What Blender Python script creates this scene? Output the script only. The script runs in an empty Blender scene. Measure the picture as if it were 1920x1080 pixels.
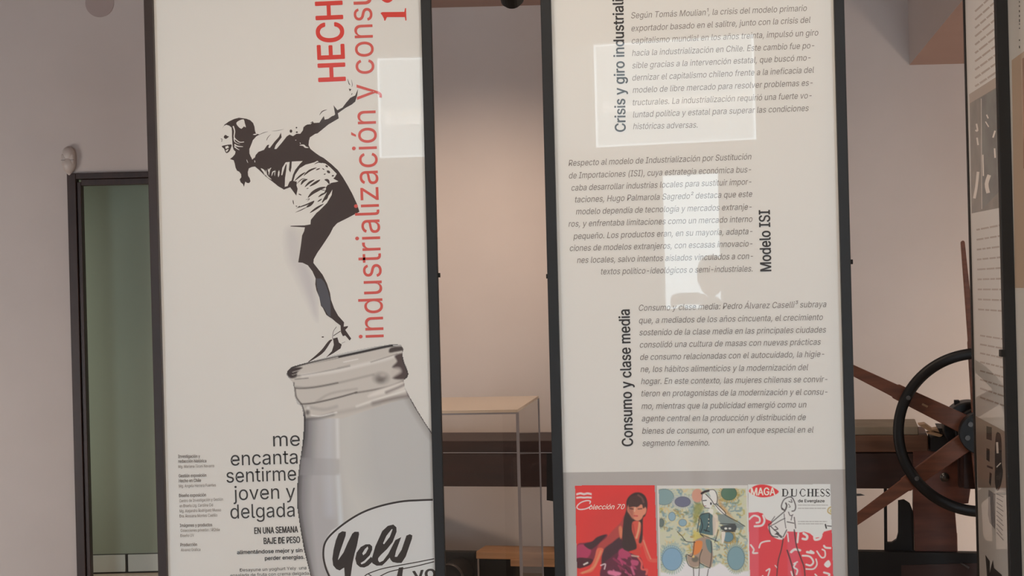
import bpy, bmesh, math, random
import numpy as np
from mathutils import Vector, Matrix
from mathutils.geometry import tessellate_polygon
random.seed(7); rng = np.random.default_rng(7)
sc = bpy.context.scene
COL = sc.collection
R = math.radians

# ------------------------------------------------------------------ camera, world, light, exposure
F = 2725.0; ROLL = R(-1.45); CAM = Vector((0, 0, 1.5)); HOR = 568.0
cd = bpy.data.cameras.new('camera'); cam = bpy.data.objects.new('camera', cd); COL.objects.link(cam)
cd.sensor_width = 36; cd.lens = F / 1920 * 36; cd.shift_y = (HOR - 540) / 1920
cam.matrix_world = Matrix.Translation(CAM) @ Matrix.Rotation(R(90), 4, 'X') @ Matrix.Rotation(ROLL, 4, 'Z')
sc.camera = cam
sc.view_settings.view_transform = 'Standard'; sc.view_settings.look = 'None'
sc.view_settings.exposure = 0.0; sc.view_settings.gamma = 1; sc.view_settings.use_curve_mapping = False
sc.cycles.max_bounces = 8; sc.cycles.transparent_max_bounces = 12
w = bpy.data.worlds.new('World'); sc.world = w; w.use_nodes = True
w.node_tree.nodes['Background'].inputs[0].default_value = (0.80, 0.92, 1.0, 1)
w.node_tree.nodes['Background'].inputs[1].default_value = 5.5

def lamp(name, kind, loc, rot, energy, color, **kw):
    d = bpy.data.lights.new(name, kind); d.energy = energy; d.color = color
    for k, v in kw.items(): setattr(d, k, v)
    o = bpy.data.objects.new(name, d); COL.objects.link(o); o.location = loc
    o.rotation_euler = rot
    return o
def aim(a, b): return (Vector(b) - Vector(a)).to_track_quat('-Z', 'Y').to_euler()
# daylight: the sky seen through the entrance, and added fills at made-up windows right and left
lamp('daylight_fill_right', 'AREA', (2.5, -2.9, 1.6), aim((2.5, -2.9, 1.6), (0.2, 4.4, 1.0)), 68, (0.80, 0.90, 1.0), shape='RECTANGLE', size=2.4, size_y=2.2)  # added fill that lights the panels evenly from the right
lamp('daylight_fill_left', 'AREA', (-3.9, -2.9, 1.1), aim((-3.9, -2.9, 1.1), (-0.6, 4.4, 0.5)), 74, (0.64, 0.83, 1.0), shape='RECTANGLE', size=1.5, size_y=1.5)  # added cool fill for the lower part of the left panel
lamp('fill_left_side', 'AREA', (-4.6, 5.2, 0.6), aim((-4.6, 5.2, 0.6), (-0.6, 7.6, 0.3)), 42, (0.97, 0.93, 0.88), shape='RECTANGLE', size=1.0, size_y=1.2)  # added fill for the left back wall, no fixture
lamp('fill_right_side', 'AREA', (4.4, 6.6, 0.5), aim((4.4, 6.6, 0.5), (0.5, 8.0, 0.4)), 44, (1.0, 0.84, 0.68), shape='RECTANGLE', size=.8, size_y=.7)  # added low fill for the wall under the press bed, no fixture
# warm ceiling luminaire of the hall
lamp('ceiling_lamp_light', 'AREA', (-0.4, 2.9, 3.90), (0, 0, 0), 56, (1.0, 0.74, 0.46), shape='RECTANGLE', size=2.4, size_y=0.6)
# warm track spots that wash the wall behind the glass showcase and the press
lamp('track_spot_light', 'SPOT', (-0.03, 6.15, 3.04), aim((-0.03, 6.15, 3.04), (-0.15, 8.0, 0.95)), 135, (1.0, 0.76, 0.57), spot_size=R(80), spot_blend=1.0, shadow_soft_size=0.05)
lamp('showcase_fill_spot', 'SPOT', (-0.3, 5.0, 3.9), aim((-0.3, 5.0, 3.9), (-0.35, 6.0, 1.1)), 110, (1.0, 0.80, 0.62), spot_size=R(34), spot_blend=.8, shadow_soft_size=0.05)  # added spot that brightens the showcase lid
lamp('panel_fill_spot', 'SPOT', (-0.1, 5.35, 3.9), aim((-0.1, 5.35, 3.9), (1.8, 5.45, 1.4)), 110, (1.0, 0.82, 0.66), spot_size=R(60), spot_blend=.9, shadow_soft_size=0.06)  # added spot that brightens the narrow right panel
lamp('press_spot_light', 'SPOT', (1.2, 5.9, 3.3), aim((1.2, 5.9, 3.3), (1.9, 8.0, 0.8)), 18, (1.0, 0.88, 0.74), spot_size=R(70), spot_blend=1.0, shadow_soft_size=0.06)

# ------------------------------------------------------------------ helpers
def lin(c): return tuple(((x / 255) / 12.92 if x / 255 <= .04045 else ((x / 255 + .055) / 1.055) ** 2.4) for x in c)
def mat(name, rgb, rough=.5, metal=0, coat=0, var=0, scale=8, bump=0, coat_ior=1.5, attr=False, alb=None, stretch=None, rgb2=None):
    m = bpy.data.materials.new(name); m.use_nodes = True; nt = m.node_tree; b = nt.nodes['Principled BSDF']
    c = alb or lin(rgb)
    b.inputs['Base Color'].default_value = (*c, 1); b.inputs['Roughness'].default_value = rough; b.inputs['Metallic'].default_value = metal
    b.inputs['Coat Weight'].default_value = coat; b.inputs['Coat Roughness'].default_value = .015; b.inputs['Coat IOR'].default_value = coat_ior
    if attr:
        a = nt.nodes.new('ShaderNodeAttribute'); a.attribute_name = 'Col'; nt.links.new(a.outputs['Color'], b.inputs['Base Color'])
    if var or bump or rgb2:
        tc = nt.nodes.new('ShaderNodeTexCoord'); mp = nt.nodes.new('ShaderNodeMapping'); n = nt.nodes.new('ShaderNodeTexNoise')
        n.inputs['Scale'].default_value = scale; n.inputs['Detail'].default_value = 6
        nt.links.new(tc.outputs['Object'], mp.inputs[0]); nt.links.new(mp.outputs[0], n.inputs['Vector'])
        if stretch: mp.inputs['Scale'].default_value = stretch
        if var or rgb2:
            cr = nt.nodes.new('ShaderNodeValToRGB'); nt.links.new(n.outputs['Fac'], cr.inputs[0])
            c2 = lin(rgb2) if rgb2 else tuple(x * (1 - var) for x in c)
            cr.color_ramp.elements[0].position = .35; cr.color_ramp.elements[1].position = .68
            cr.color_ramp.elements[0].color = (*c2, 1); cr.color_ramp.elements[1].color = (*(c if rgb2 else tuple(min(1, x * (1 + var)) for x in c)), 1)
            nt.links.new(cr.outputs[0], b.inputs['Base Color'])
        if bump:
            bp = nt.nodes.new('ShaderNodeBump'); bp.inputs['Strength'].default_value = bump; bp.inputs['Distance'].default_value = .01
            nt.links.new(n.outputs['Fac'], bp.inputs['Height']); nt.links.new(bp.outputs[0], b.inputs['Normal'])
    return m
M = {}
M['wall'] = mat('wall_plaster', (203, 193, 189), .85, var=.02, scale=3, bump=.03)
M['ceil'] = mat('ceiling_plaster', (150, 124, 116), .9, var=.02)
M['floor'] = mat('floor_pale_tiles', (196, 178, 160), .35, var=.12, scale=5)
M['darkwall'] = mat('entrance_wall', (120, 92, 78), .8, var=.05)
M['trim'] = mat('door_wood_dark', (52, 32, 26), .45, var=.25, scale=6, stretch=(6, 6, .6))
M['post'] = mat('post_black_metal', (24, 24, 26), .6, metal=.0, var=.06)
M['postedge'] = mat('post_brown_metal', (48, 32, 26), .5, var=.1)
M['paper'] = mat('paper_print', (0, 0, 0), .55, coat=1, coat_ior=1.62, alb=(.80, .79, .765))
M['pgrey'] = mat('grey_print', (0, 0, 0), .55, coat=1, coat_ior=1.62, alb=(.50, .475, .46))
M['inkbrown'] = mat('ink_brown_print', (62, 48, 44), .55, coat=1, coat_ior=1.62)
M['ink'] = mat('ink_black_print', (38, 30, 29), .55, coat=1, coat_ior=1.62)
M['inksoft'] = mat('ink_dark_grey_print', (52, 50, 50), .55, coat=1, coat_ior=1.62)
M['inkgrey'] = mat('ink_grey_print', (134, 126, 121), .55, coat=1, coat_ior=1.62)
M['inkpale'] = mat('ink_pale_print', (150, 148, 150), .55, coat=1, coat_ior=1.62)
M['red'] = mat('ink_red_print', (222, 62, 52), .55, coat=1, coat_ior=1.62)
M['redthin'] = mat('ink_light_red_print', (218, 92, 84), .55, coat=1, coat_ior=1.62)
M['white'] = mat('ink_white_print', (246, 238, 228), .55, coat=1, coat_ior=1.62)
M['photo'] = mat('photo_print', (0, 0, 0), .55, coat=1, coat_ior=1.62, attr=True)
M['wood'] = mat('press_wood_red', (92, 50, 36), .5, var=.3, scale=7, stretch=(.6, 4, 4), bump=.1)
M['woodspoke'] = mat('spoke_wood', (112, 66, 46), .5, var=.25, scale=9, stretch=(.7, 5, 5), bump=.1)
M['wooddark'] = mat('press_wood_dark', (52, 30, 26), .55, var=.25, scale=6, stretch=(.5, 4, 4), bump=.08)
M['woodlight'] = mat('press_plank_wood', (104, 72, 54), .6, var=.25, scale=7, stretch=(.4, 5, 5))
M['iron'] = mat('cast_iron_black', (22, 23, 26), .5, metal=.2, var=.15, scale=20, bump=.08)
M['ironblk'] = mat('iron_matt_black', (16, 15, 17), .6, metal=.1)
M['steel'] = mat('worn_steel', (96, 92, 90), .35, metal=.8, var=.15, scale=20)
M['stone'] = mat('litho_stone', (150, 138, 120), .7, var=.08, scale=12, bump=.05)
M['pine'] = mat('pine_board', (176, 130, 92), .6, var=.2, scale=6, stretch=(.5, 6, 6), bump=.05)
M['pinepale'] = mat('pale_wood_chip', (178, 148, 118), .6, var=.2, scale=10)
M['plastic'] = mat('sensor_plastic', (190, 178, 172), .4)
M['greenwall'] = mat('back_room_green_wall', (156, 164, 146), .8, var=.02, scale=2)
M['tile'] = mat('white_floor_tile', (205, 208, 200), .3, var=.02)
M['grout'] = mat('tile_grout', (66, 64, 60), .8)
M['pedestal'] = mat('white_pedestal', (205, 198, 188), .6)
M['skin'] = mat('skin', (196, 150, 124), .5); M['cloth'] = mat('dark_cloth', (44, 46, 56), .85, var=.1); M['hair'] = mat('hair_brown', (40, 28, 22), .6)
def glass_mat(name, tint, rough=.0, ior=1.49):
    m = bpy.data.materials.new(name); m.use_nodes = True; nt = m.node_tree; nt.nodes.remove(nt.nodes['Principled BSDF'])
    t = nt.nodes.new('ShaderNodeBsdfTransparent'); t.inputs[0].default_value = (*tint, 1)
    g = nt.nodes.new('ShaderNodeBsdfGlossy'); g.inputs['Roughness'].default_value = rough
    f = nt.nodes.new('ShaderNodeFresnel'); f.inputs[0].default_value = ior; mx = nt.nodes.new('ShaderNodeMixShader')
    nt.links.new(f.outputs[0], mx.inputs[0]); nt.links.new(t.outputs[0], mx.inputs[1]); nt.links.new(g.outputs[0], mx.inputs[2])
    nt.links.new(mx.outputs[0], nt.nodes['Material Output'].inputs[0]); return m
M['acrylic'] = glass_mat('clear_acrylic', (.975, .965, .95))
M['pane'] = glass_mat('window_pane', (.95, .97, .97)); M['film'] = glass_mat('dimming_film', (.76, .76, .76)); M['film2'] = glass_mat('dark_dimming_film', (.28, .28, .28))  # both films are added to dim the entrance in the reflections
M['acrylicedge'] = mat('acrylic_edge', (168, 164, 170), .25, coat=.5)
M['acrylictop'] = mat('acrylic_lid_reflection', (238, 220, 200), .35)  # cream colour stands in for the wall mirrored in the lid
def emis(name, rgb, s):
    m = bpy.data.materials.new(name); m.use_nodes = True; b = m.node_tree.nodes['Principled BSDF']
    b.inputs['Base Color'].default_value = (.8, .8, .8, 1); b.inputs['Emission Color'].default_value = (*rgb, 1); b.inputs['Emission Strength'].default_value = s; return m
M['lampglow'] = emis('lamp_diffuser', (1, .84, .66), 3.0)
M['sign'] = emis('glowing_letters', (1, 1, 1), 8.0)  # emission added so the letters stand out in the reflections

def link(o, parent=None):
    COL.objects.link(o)
    if parent is not None: o.parent = parent
    return o
def empty(name, loc=(0, 0, 0), rz=0, parent=None):
    o = bpy.data.objects.new(name, None); o.empty_display_size = .1; link(o, parent); o.location = loc; o.rotation_euler = (0, 0, rz); return o
def tag(o, label=None, cat=None, group=None, kind=None):
    for k, v in (('label', label), ('category', cat), ('group', group), ('kind', kind)):
        if v: o[k] = v
    return o
def mobj(name, verts, faces, m, parent=None, smooth=False):
    me = bpy.data.meshes.new(name); me.from_pydata([tuple(v) for v in verts], [], faces); me.materials.append(m)
    if smooth: me.polygons.foreach_set('use_smooth', [True] * len(me.polygons))
    me.update(); return link(bpy.data.objects.new(name, me), parent)
class MB:
    def __init__(s): s.b = bmesh.new()
    def box(s, x0, x1, y0, y1, z0, z1, mtx=None):
        v = [Vector((x, y, z)) for x in (x0, x1) for y in (y0, y1) for z in (z0, z1)]
        if mtx: v = [mtx @ a for a in v]
        v = [s.b.verts.new(a) for a in v]
        for f in ((0, 1, 3, 2), (4, 6, 7, 5), (0, 4, 5, 1), (2, 3, 7, 6), (0, 2, 6, 4), (1, 5, 7, 3)): s.b.faces.new([v[i] for i in f])
        return s
    def prism(s, pts, y0, y1, mtx=None):   # outline in x,z extruded along y
        a = [Vector((p[0], y0, p[1])) for p in pts]; c = [Vector((p[0], y1, p[1])) for p in pts]
        if mtx: a = [mtx @ q for q in a]; c = [mtx @ q for q in c]
        a = [s.b.verts.new(q) for q in a]; c = [s.b.verts.new(q) for q in c]; n = len(a)
        s.b.faces.new(a); s.b.faces.new(c[::-1])
        for i in range(n): s.b.faces.new([a[i], c[i], c[(i + 1) % n], a[(i + 1) % n]])
        return s
    def cyl(s, p, q, r, r2=None, n=24):
        p, q = Vector(p), Vector(q); d = q - p; r2 = r if r2 is None else r2
        m = Matrix.Translation((p + q) / 2) @ d.to_track_quat('Z', 'Y').to_matrix().to_4x4()
        bmesh.ops.create_cone(s.b, cap_ends=True, segments=n, radius1=r, radius2=r2, depth=d.length, matrix=m); return s
    def sphere(s, c, r, sc_=(1, 1, 1), seg=24):
        bmesh.ops.create_uvsphere(s.b, u_segments=seg, v_segments=seg // 2, radius=r, matrix=Matrix.Translation(c) @ Matrix.Diagonal((*sc_, 1))); return s
    def ring(s, c, ro, ri, y0, y1, n=96, a0=0, a1=2 * math.pi):  # ring in the xz plane, rounded rectangle section
        sec = []
        ch = min(ro - ri, y1 - y0) * .28
        sec = [(ri + ch, y0), (ro - ch, y0), (ro, y0 + ch), (ro, y1 - ch), (ro - ch, y1), (ri + ch, y1), (ri, y1 - ch), (ri, y0 + ch)]
        rings = []
        for i in range(n):
            t = a0 + (a1 - a0) * i / n
            rings.append([s.b.verts.new((c[0] + r * math.cos(t), c[1] + y, c[2] + r * math.sin(t))) for r, y in sec])
        for i in range(n):
            A, B = rings[i], rings[(i + 1) % n]
            for j in range(8): s.b.faces.new([A[j], A[(j + 1) % 8], B[(j + 1) % 8], B[j]])
        return s
    def build(s, name, m, parent=None, bevel=0, smooth=False):
        bmesh.ops.recalc_face_normals(s.b, faces=s.b.faces)
        if bevel:
            bmesh.ops.bevel(s.b, geom=[e for e in s.b.edges], offset=bevel, segments=2, affect='EDGES', profile=.5)
        me = bpy.data.meshes.new(name); s.b.to_mesh(me); s.b.free(); me.materials.append(m)
        if smooth: me.polygons.foreach_set('use_smooth', [True] * len(me.polygons))
        return link(bpy.data.objects.new(name, me), parent)

cr_, sr_ = math.cos(ROLL), math.sin(ROLL)
def rays(px, py):
    x = (np.asarray(px, float) - 960) / F; y = -(np.asarray(py, float) - HOR) / F
    return np.stack([x * cr_ - y * sr_, np.ones_like(x), x * sr_ + y * cr_], -1)
def at_depth(px, py, d): v = rays(px, py) * d; return Vector((v[0], v[1], v[2] + 1.5))
def at_z(px, py, z): v = rays(px, py); t = (z - 1.5) / v[2]; return Vector((v[0] * t, v[1] * t, z))

# ------------------------------------------------------------------ structure: the hall
WY = 8.0   # back wall, parallel to the picture
def px_wall(px, py): return at_depth(px, py, WY)
dl = px_wall(145, 600).x; dz = px_wall(210, 334).z; dr = dl + 1.0
b = MB()
b.box(-5, dl, WY, WY + .04, 0, 4.0).box(dr, 5, WY, WY + .04, 0, 4.0).box(dl, dr, WY, WY + .04, dz, 4.0)
tag(b.build('wall_back', M['wall']), kind='structure')
tag(MB().box(-5, -4.85, -3, WY, 0, 4).build('wall_left', M['wall']), kind='structure')
tag(MB().box(4.85, 5, -3, WY, 0, 4).build('wall_right', M['wall']), kind='structure')
tag(MB().box(-5, 5, -3.2, WY + .6, -.12, 0).build('floor', M['floor']), kind='structure')
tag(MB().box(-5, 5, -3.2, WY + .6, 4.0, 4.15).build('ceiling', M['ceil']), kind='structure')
# entrance wall with transom and door opening
b = MB(); TX0, TX1, TZ0, TZ1 = -1.62, .25, 2.70, 3.62; DX0, DX1, DZ = -.56, -.10, 2.50
b.box(TX0 - 1.48, TX0, -3.15, -3, 0, 4).box(-5, -4.7, -3.15, -3, 0, 4).box(-4.7, TX0 - 1.48, -3.15, -3, 0, .3).box(-4.7, TX0 - 1.48, -3.15, -3, 1.9, 4).box(.6, 1.3, -3.15, -3, 0, 4).box(3.7, 5, -3.15, -3, 0, 4).box(1.3, 3.7, -3.15, -3, 0, .5).box(1.3, 3.7, -3.15, -3, 2.7, 4).box(TX0, .6, -3.15, -3, TZ1, 4).box(TX1, .6, -3.15, -3, 0, TZ1)
b.box(TX0, TX1, -3.15, -3, DZ, TZ0).box(TX0, DX0, -3.15, -3, 0, DZ).box(DX1, TX1, -3.15, -3, 0, DZ)
tag(b.build('wall_front', M['darkwall']), kind='structure')
win = tag(MB().box(TX0, TX1, -3.08, -3.07, TZ0, TZ1).build('window_1', M['pane']), kind='structure')
f = MB()
for a, c, d_, e in ((TX0, TX1, TZ0, TZ0 + .04), (TX0, TX1, TZ1 - .04, TZ1), (TX0, TX0 + .04, TZ0 + .04, TZ1 - .04), (TX1 - .04, TX1, TZ0 + .04, TZ1 - .04)):
    f.box(a, c, -3.06, -2.98, d_, e)
f.build('window_frame', M['plastic'], win)
tag(MB().box(-4.7, -3.1, -3.12, -3.11, .3, 1.9).build('window_added_left', M['pane'], None), kind='structure')  # made-up window for the left daylight fill
ld = tag(empty('door_2', (DX0, -3.09, 0)), kind='structure'); DW = DX1 - DX0
MB().box(0, DW, -.01, .01, 1.34, 1.42).build('door_rail', M['plastic'], ld)
MB().box(0, DW, -.004, .004, 0, 1.34).build('dimmer_lower_pane', M['film2'], ld)  # added dark film, dims the lower doorway in the reflections
MB().box(0, DW, -.004, .004, 1.42, DZ).build('clear_upper_pane', M['pane'], ld)
w2_ = tag(MB().box(1.3, 3.7, -3.12, -3.11, .5, 2.7).build('window_added_right', M['pane'], None), kind='structure')  # made-up window for the right daylight fill
MB().box(2.47, 2.53, -3.13, -3.0, .5, 2.7).build('mullion', M['plastic'], w2_)
MB().box(TX0 + .04, -1.08, -3.03, -3.02, TZ0 + .04, TZ1 - .04).build('dimmer_leaf_left', M['film2'], win)  # added dark film, dims the transom's left part in the reflections
MB().box(-1.06, TX1 - .062, -3.03, -3.02, TZ0 + .058, TZ1 - .060).build('dimmer_leaf_main', M['film'], win)  # added film; clear gap around it leaves a bright outline in reflections

# door opening to the back room, its dark frame, and the back room
dt = MB()
fo = .030
e0, e1 = px_wall(134, 600).x, px_wall(159, 600).x
zt0, zt1 = px_wall(200, 347).z, px_wall(200, 324).z
fr = empty('door_1', (dl, WY, 0)); tag(fr, kind='structure')
L = lambda x: x - dl
MB().box(L(e0), L(e0) + .048, -.02, .045, 0, zt1).build('outer_casing', M['trim'], fr, bevel=.003)
MB().box(L(e0) + .05, L(e1), -.008, .045, 0, zt0 + .02).build('jamb', M['trim'], fr, bevel=.003)
MB().box(L(dr) - .03, L(dr) + .04, -.02, .045, 0, zt1).build('outer_casing', M['trim'], fr, bevel=.003)
MB().box(L(e0) + .048, L(dr) - .03, -.02, .045, zt1 - .032, zt1).build('head_casing', M['trim'], fr, bevel=.003)
MB().box(L(e1), L(dr) - .03, -.008, .045, zt0, zt1 - .034).build('head_jamb', M['trim'], fr, bevel=.003)
BY = 8.376
tag(MB().box(dl - .9, dr + .9, BY, BY + .1, 0, 3).build('wall_beyond_door', M['greenwall']), kind='structure')
tag(MB().box(dl - 1.0, dl - .9, WY + .04, BY + .1, 0, 3).box(dr + .9, dr + 1.0, WY + .04, BY + .1, 0, 3).build('wall_beyond_door_sides', M['greenwall']), kind='structure')
tag(MB().box(dl - 1, dr + 1, WY + .04, BY + .1, 3, 3.1).build('ceiling_beyond_door', M['ceil']), kind='structure')
sk = tag(MB().box(dl - .9, dr + .9, BY - .003, BY - .0005, 0, .112).build('baseboard_back', M['grout']), kind='structure')
jx = at_depth(240, 1060, BY).x; zt_ = at_depth(220, 1040, BY).z
for i in range(-2, 5): MB().box(jx - .008 + i * .33 + .012, jx - .008 + i * .33 + .326, BY - .012, BY - .003, .010, zt_).build('tile', M['tile'], sk, bevel=.001)
lamp('passage_fill', 'AREA', (dl - .6, 8.2, 1.2), (0, R(-90), 0), 5, (.95, 1, .95), shape='RECTANGLE', size=2.0, size_y=.2)  # added fill for the green wall, no fixture

# soffit over the middle bay, and the slanting underside of the stair at the right
sz = px_wall(920, 12).z
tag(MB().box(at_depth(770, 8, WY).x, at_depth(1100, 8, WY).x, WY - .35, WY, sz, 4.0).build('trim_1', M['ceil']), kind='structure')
sx = px_wall(1705, 122).x; s0 = px_wall(1705, 122).z
kk = sx / at_depth(1805, 0, 1).x
s1 = at_depth(1805, 0, kk).z
sl = (s1 - s0) / (WY - kk)
yl = WY - (4.0 - s0) / sl
v = [(sx, WY, s0), (sx, yl, 4.0), (sx, WY, 4.0), (4.85, WY, s0), (4.85, yl, 4.0), (4.85, WY, 4.0)]
tag(mobj('stair_soffit', v, [(0, 1, 2), (3, 5, 4), (0, 3, 4, 1), (0, 2, 5, 3), (1, 4, 5, 2)], M['wall']), kind='structure'); so_ = bpy.data.objects['stair_soffit'].data; so_.materials.append(M['ceil']); so_.polygons[2].material_index = 1  # underside takes the darker ceiling colour to stand in for its shade

# wall-mounted things
c = px_wall(131, 300)
pir = tag(empty('motion_sensor', (c.x, WY, c.z)), 'small white plastic motion sensor on wall above the door corner', 'sensor')
bm = MB(); bm.sphere((0, -.02, .028), .036, (1, .85, 1.25)); bm.build('upper_housing', M['plastic'], pir, smooth=True)
bm = MB(); bm.sphere((0, -.022, -.028), .036, (1.02, .9, 1.3)); bm.build('sensor_lens', M['plastic'], pir, smooth=True)
bm = MB(); bm.box(-.036, .034, -.045, 0, -.03, .03); bm.build('middle_band', M['plastic'], pir, bevel=.008)
MB().box(-.034, .034, -.0475, -.04, -.006, -.003).build('seam', M['inkgrey'], pir)
MB().cyl((0, 0, -.09), (0, -.015, -.06), .016).build('mount', M['plastic'], pir)
c = px_wall(187, 6)
o = MB().cyl((c.x, WY - .006, c.z), (c.x, WY, c.z), .078, n=48).build('wall_disc', mat('disc_paint', (176, 160, 156), .85)); tag(o, 'round flat disc, slightly darker than the wall, high on the left', 'vent cover')  # flat disc coloured a little darker than the wall
# track spot hanging from the soffit
c = at_depth(956, -22, 6.2)
sp = tag(empty('track_spotlight', (c.x, c.y, c.z)), 'black cylindrical ceiling spotlight hanging above the glass showcase', 'spotlight')
MB().cyl((0, .02, .03), (.01, .10, -.03), .055, .05).build('lamp_head', M['ironblk'], sp, smooth=False)
MB().cyl((0, .02, .03), (0, .02, 4.0 - c.z), .009, n=12).build('stem', M['ironblk'], sp)
MB().cyl((.010, .101, -.031), (.0105, .105, -.033), .042).build('lamp_lens', M['ironblk'], sp)
# ceiling luminaire of the hall
cl = tag(empty('ceiling_luminaire', (-.4, 2.9, 4.0)), 'long warm ceiling luminaire in the hall before the panels', 'ceiling lamp')
MB().box(-1.25, 1.25, -.33, .33, -.07, 0).build('housing', M['plastic'], cl)
MB().box(-1.2, 1.2, -.3, .3, -.078, -.0705).build('diffuser', M['lampglow'], cl)
MB().box(-1.25, 1.25, .35, .37, -.36, 0).build('added_baffle', M['plastic'], cl)  # added unseen plate that keeps lamp light off the upper back wall

# ------------------------------------------------------------------ display panels
class Panel:
    def __init__(s, name, px, depth, yaw, label, group='free-standing exhibition panels'):
        s.p = at_depth(px, 540, depth); s.yaw = yaw
        s.ux = Vector((math.cos(yaw), -math.sin(yaw), 0)); s.n = Vector((-math.sin(yaw), -math.cos(yaw), 0))
        s.root = tag(empty(name, (s.p.x, s.p.y, 0), -yaw), label, 'display panel', group)
        s.layer = 0; s.extra = 0; s.board = None
    def uv(s, pts):      # picture points to metres on the face of the board
        pts = np.asarray(pts, float); d = rays(pts[..., 0], pts[..., 1])
        n = np.array(s.n); rel = np.array(s.p) - np.array(CAM); t = (rel @ n) / (d @ n)
        P = d * t[..., None] - rel
        return np.stack([P @ np.array(s.ux), P[..., 2] + s.p.z], -1)
    def step(s): s.layer += 1; return .0002 + s.layer * .00002 + s.extra
def rail(P, u0, u1, z0, z1, bo, name='post', m=None):
    return MB().box(u0, u1, -.022, .028, z0, z1).build(name, m or M['post'], P.root, bevel=.002)
def build_panel(P, uo0, ui0, ui1, uo1, ztop, y0=-.022, m0=None):
    MB().box(uo0, ui0, y0, .028, 0, ztop).build('post', m0 or M['post'], P.root, bevel=.002); rail(P, ui1, uo1, .0, ztop, 0)
    rail(P, ui0, ui1, .06, .10, 0, 'lower_rail'); rail(P, ui0, ui1, ztop - .04, ztop, 0, 'upper_rail')
    P.board = MB().box(ui0, ui1, 0, .012, .10, ztop - .04).build('print_board', M['paper'], P.root)
    for u in ((uo0 + ui0) / 2, (uo1 + ui1) / 2):
        MB().box(u - .04, u + .04, -.22, .22, 0, .012).build('foot', M['post'], P.root, bevel=.003)
def pin(P, px, py):
    u, z = P.uv([(px, py)])[0]
    MB().cyl((u - .006, -.0, z), (u + .006, 0, z), .007, n=16).build('pin', M['ironblk'], P.root)
def U(P, px, py=540): return P.uv([(px, py)])[0][0]

def smooth(pts, n=6, closed=False):
    p = [np.array(q, float) for q in pts]; N = len(p); out = []
    rngi = range(N) if closed else range(N - 1)
    for i in rngi:
        a = p[i - 1] if (closed or i > 0) else p[0]; b_, c_ = p[i], p[(i + 1) % N]
        d_ = p[(i + 2) % N] if (closed or i + 2 < N) else c_
        for k in range(n):
            t = k / n
            out.append(.5 * (2 * b_ + (c_ - a) * t + (2 * a - 5 * b_ + 4 * c_ - d_) * t * t + (3 * b_ - a - 3 * c_ + d_) * t ** 3))
    if not closed: out.append(p[-1])
    return out
class Art:          # flat print on a panel, gathered into one mesh per colour
    def __init__(s, P, name, m, label=None, T=(0, 0, 1), parent=None):
        s.P, s.name, s.m, s.label, s.T = P, name, m, label, T; s.v, s.f = [], []; s.par = parent; s.k = []; s.n = 0
    def tr(s, pts): return [(s.T[0] + a[0] / s.T[2], s.T[1] + a[1] / s.T[2]) for a in pts]
    def at(s, T): s.T = T; return s
    def raw(s, pts, faces):
        o = len(s.v); pts = list(pts); s.v += pts; s.k += [s.n * 4e-6] * len(pts); s.n += 1; s.f += [tuple(i + o for i in f) for f in faces]
    def poly(s, pts, sm=0):
        pts = s.tr(pts)
        if sm: pts = [tuple(q) for q in smooth(pts, sm, True)]
        s.raw(pts, tessellate_polygon([[Vector((a[0], a[1], 0)) for a in pts]])); return s
    def polyh(s, outer, hole):
        o_, h_ = [[Vector((a[0], a[1], 0)) for a in s.tr(q)] for q in (outer, hole)]
        s.raw([(a.x, a.y) for a in o_ + h_], tessellate_polygon([o_, h_])); return s
    def stroke(s, pts, w, sm=5, w2=None, closed=False):
        k = s.T[2]; P_ = [np.array(q) for q in s.tr(pts)]
        if sm: P_ = smooth(P_, sm, closed)
        n = len(P_); V = []
        for i, q in enumerate(P_):
            a = P_[i - 1] if (i > 0 or closed) else q; b_ = P_[(i + 1) % n] if (i < n - 1 or closed) else q
            t = b_ - a; L_ = np.hypot(*t) or 1; nn = np.array([-t[1], t[0]]) / L_
            tt = i / max(1, n - 1)
            ww = w if w2 is None else (w + (w2 - w) * tt if not isinstance(w2, str) else w * (.15 + .85 * math.sin(math.pi * tt)))
            V += [tuple(q + nn * ww / k / 2), tuple(q - nn * ww / k / 2)]
        m_ = n if closed else n - 1
        s.raw(V, [(2 * i, 2 * i + 1, (2 * i + 3) % (2 * n), (2 * i + 2) % (2 * n)) for i in range(m_)]); return s
    def disc(s, c, rx, ry=None, n=20): ry = ry or rx; return s.poly([(c[0] + rx * math.cos(i * 2 * math.pi / n), c[1] + ry * math.sin(i * 2 * math.pi / n)) for i in range(n)])
    def done(s, recess=True):
        uv = s.P.uv(np.array(s.v)); y = -s.P.step(); s.P.extra += s.n * 4e-6
        o = mobj(s.name, [(a[0], y - k, a[1]) for a, k in zip(uv, s.k)], s.f, s.m, s.par or s.P.board)
        me = o.data     # faces look towards the viewer
        fl = [p.index for p in me.polygons if p.normal.y > 0]
        if fl:
            bm = bmesh.new(); bm.from_mesh(me); bm.faces.ensure_lookup_table()
            bmesh.ops.reverse_faces(bm, faces=[bm.faces[i] for i in fl]); bm.to_mesh(me); bm.free()
        if s.label: o['label'] = s.label
        return o
_txt = {}
import os
try: FONT = bpy.data.fonts.load(os.path.join(bpy.utils.system_resource('DATAFILES'), 'fonts', 'Inter.woff2'))   # the sans that ships with Blender
except Exception: FONT = None
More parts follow.
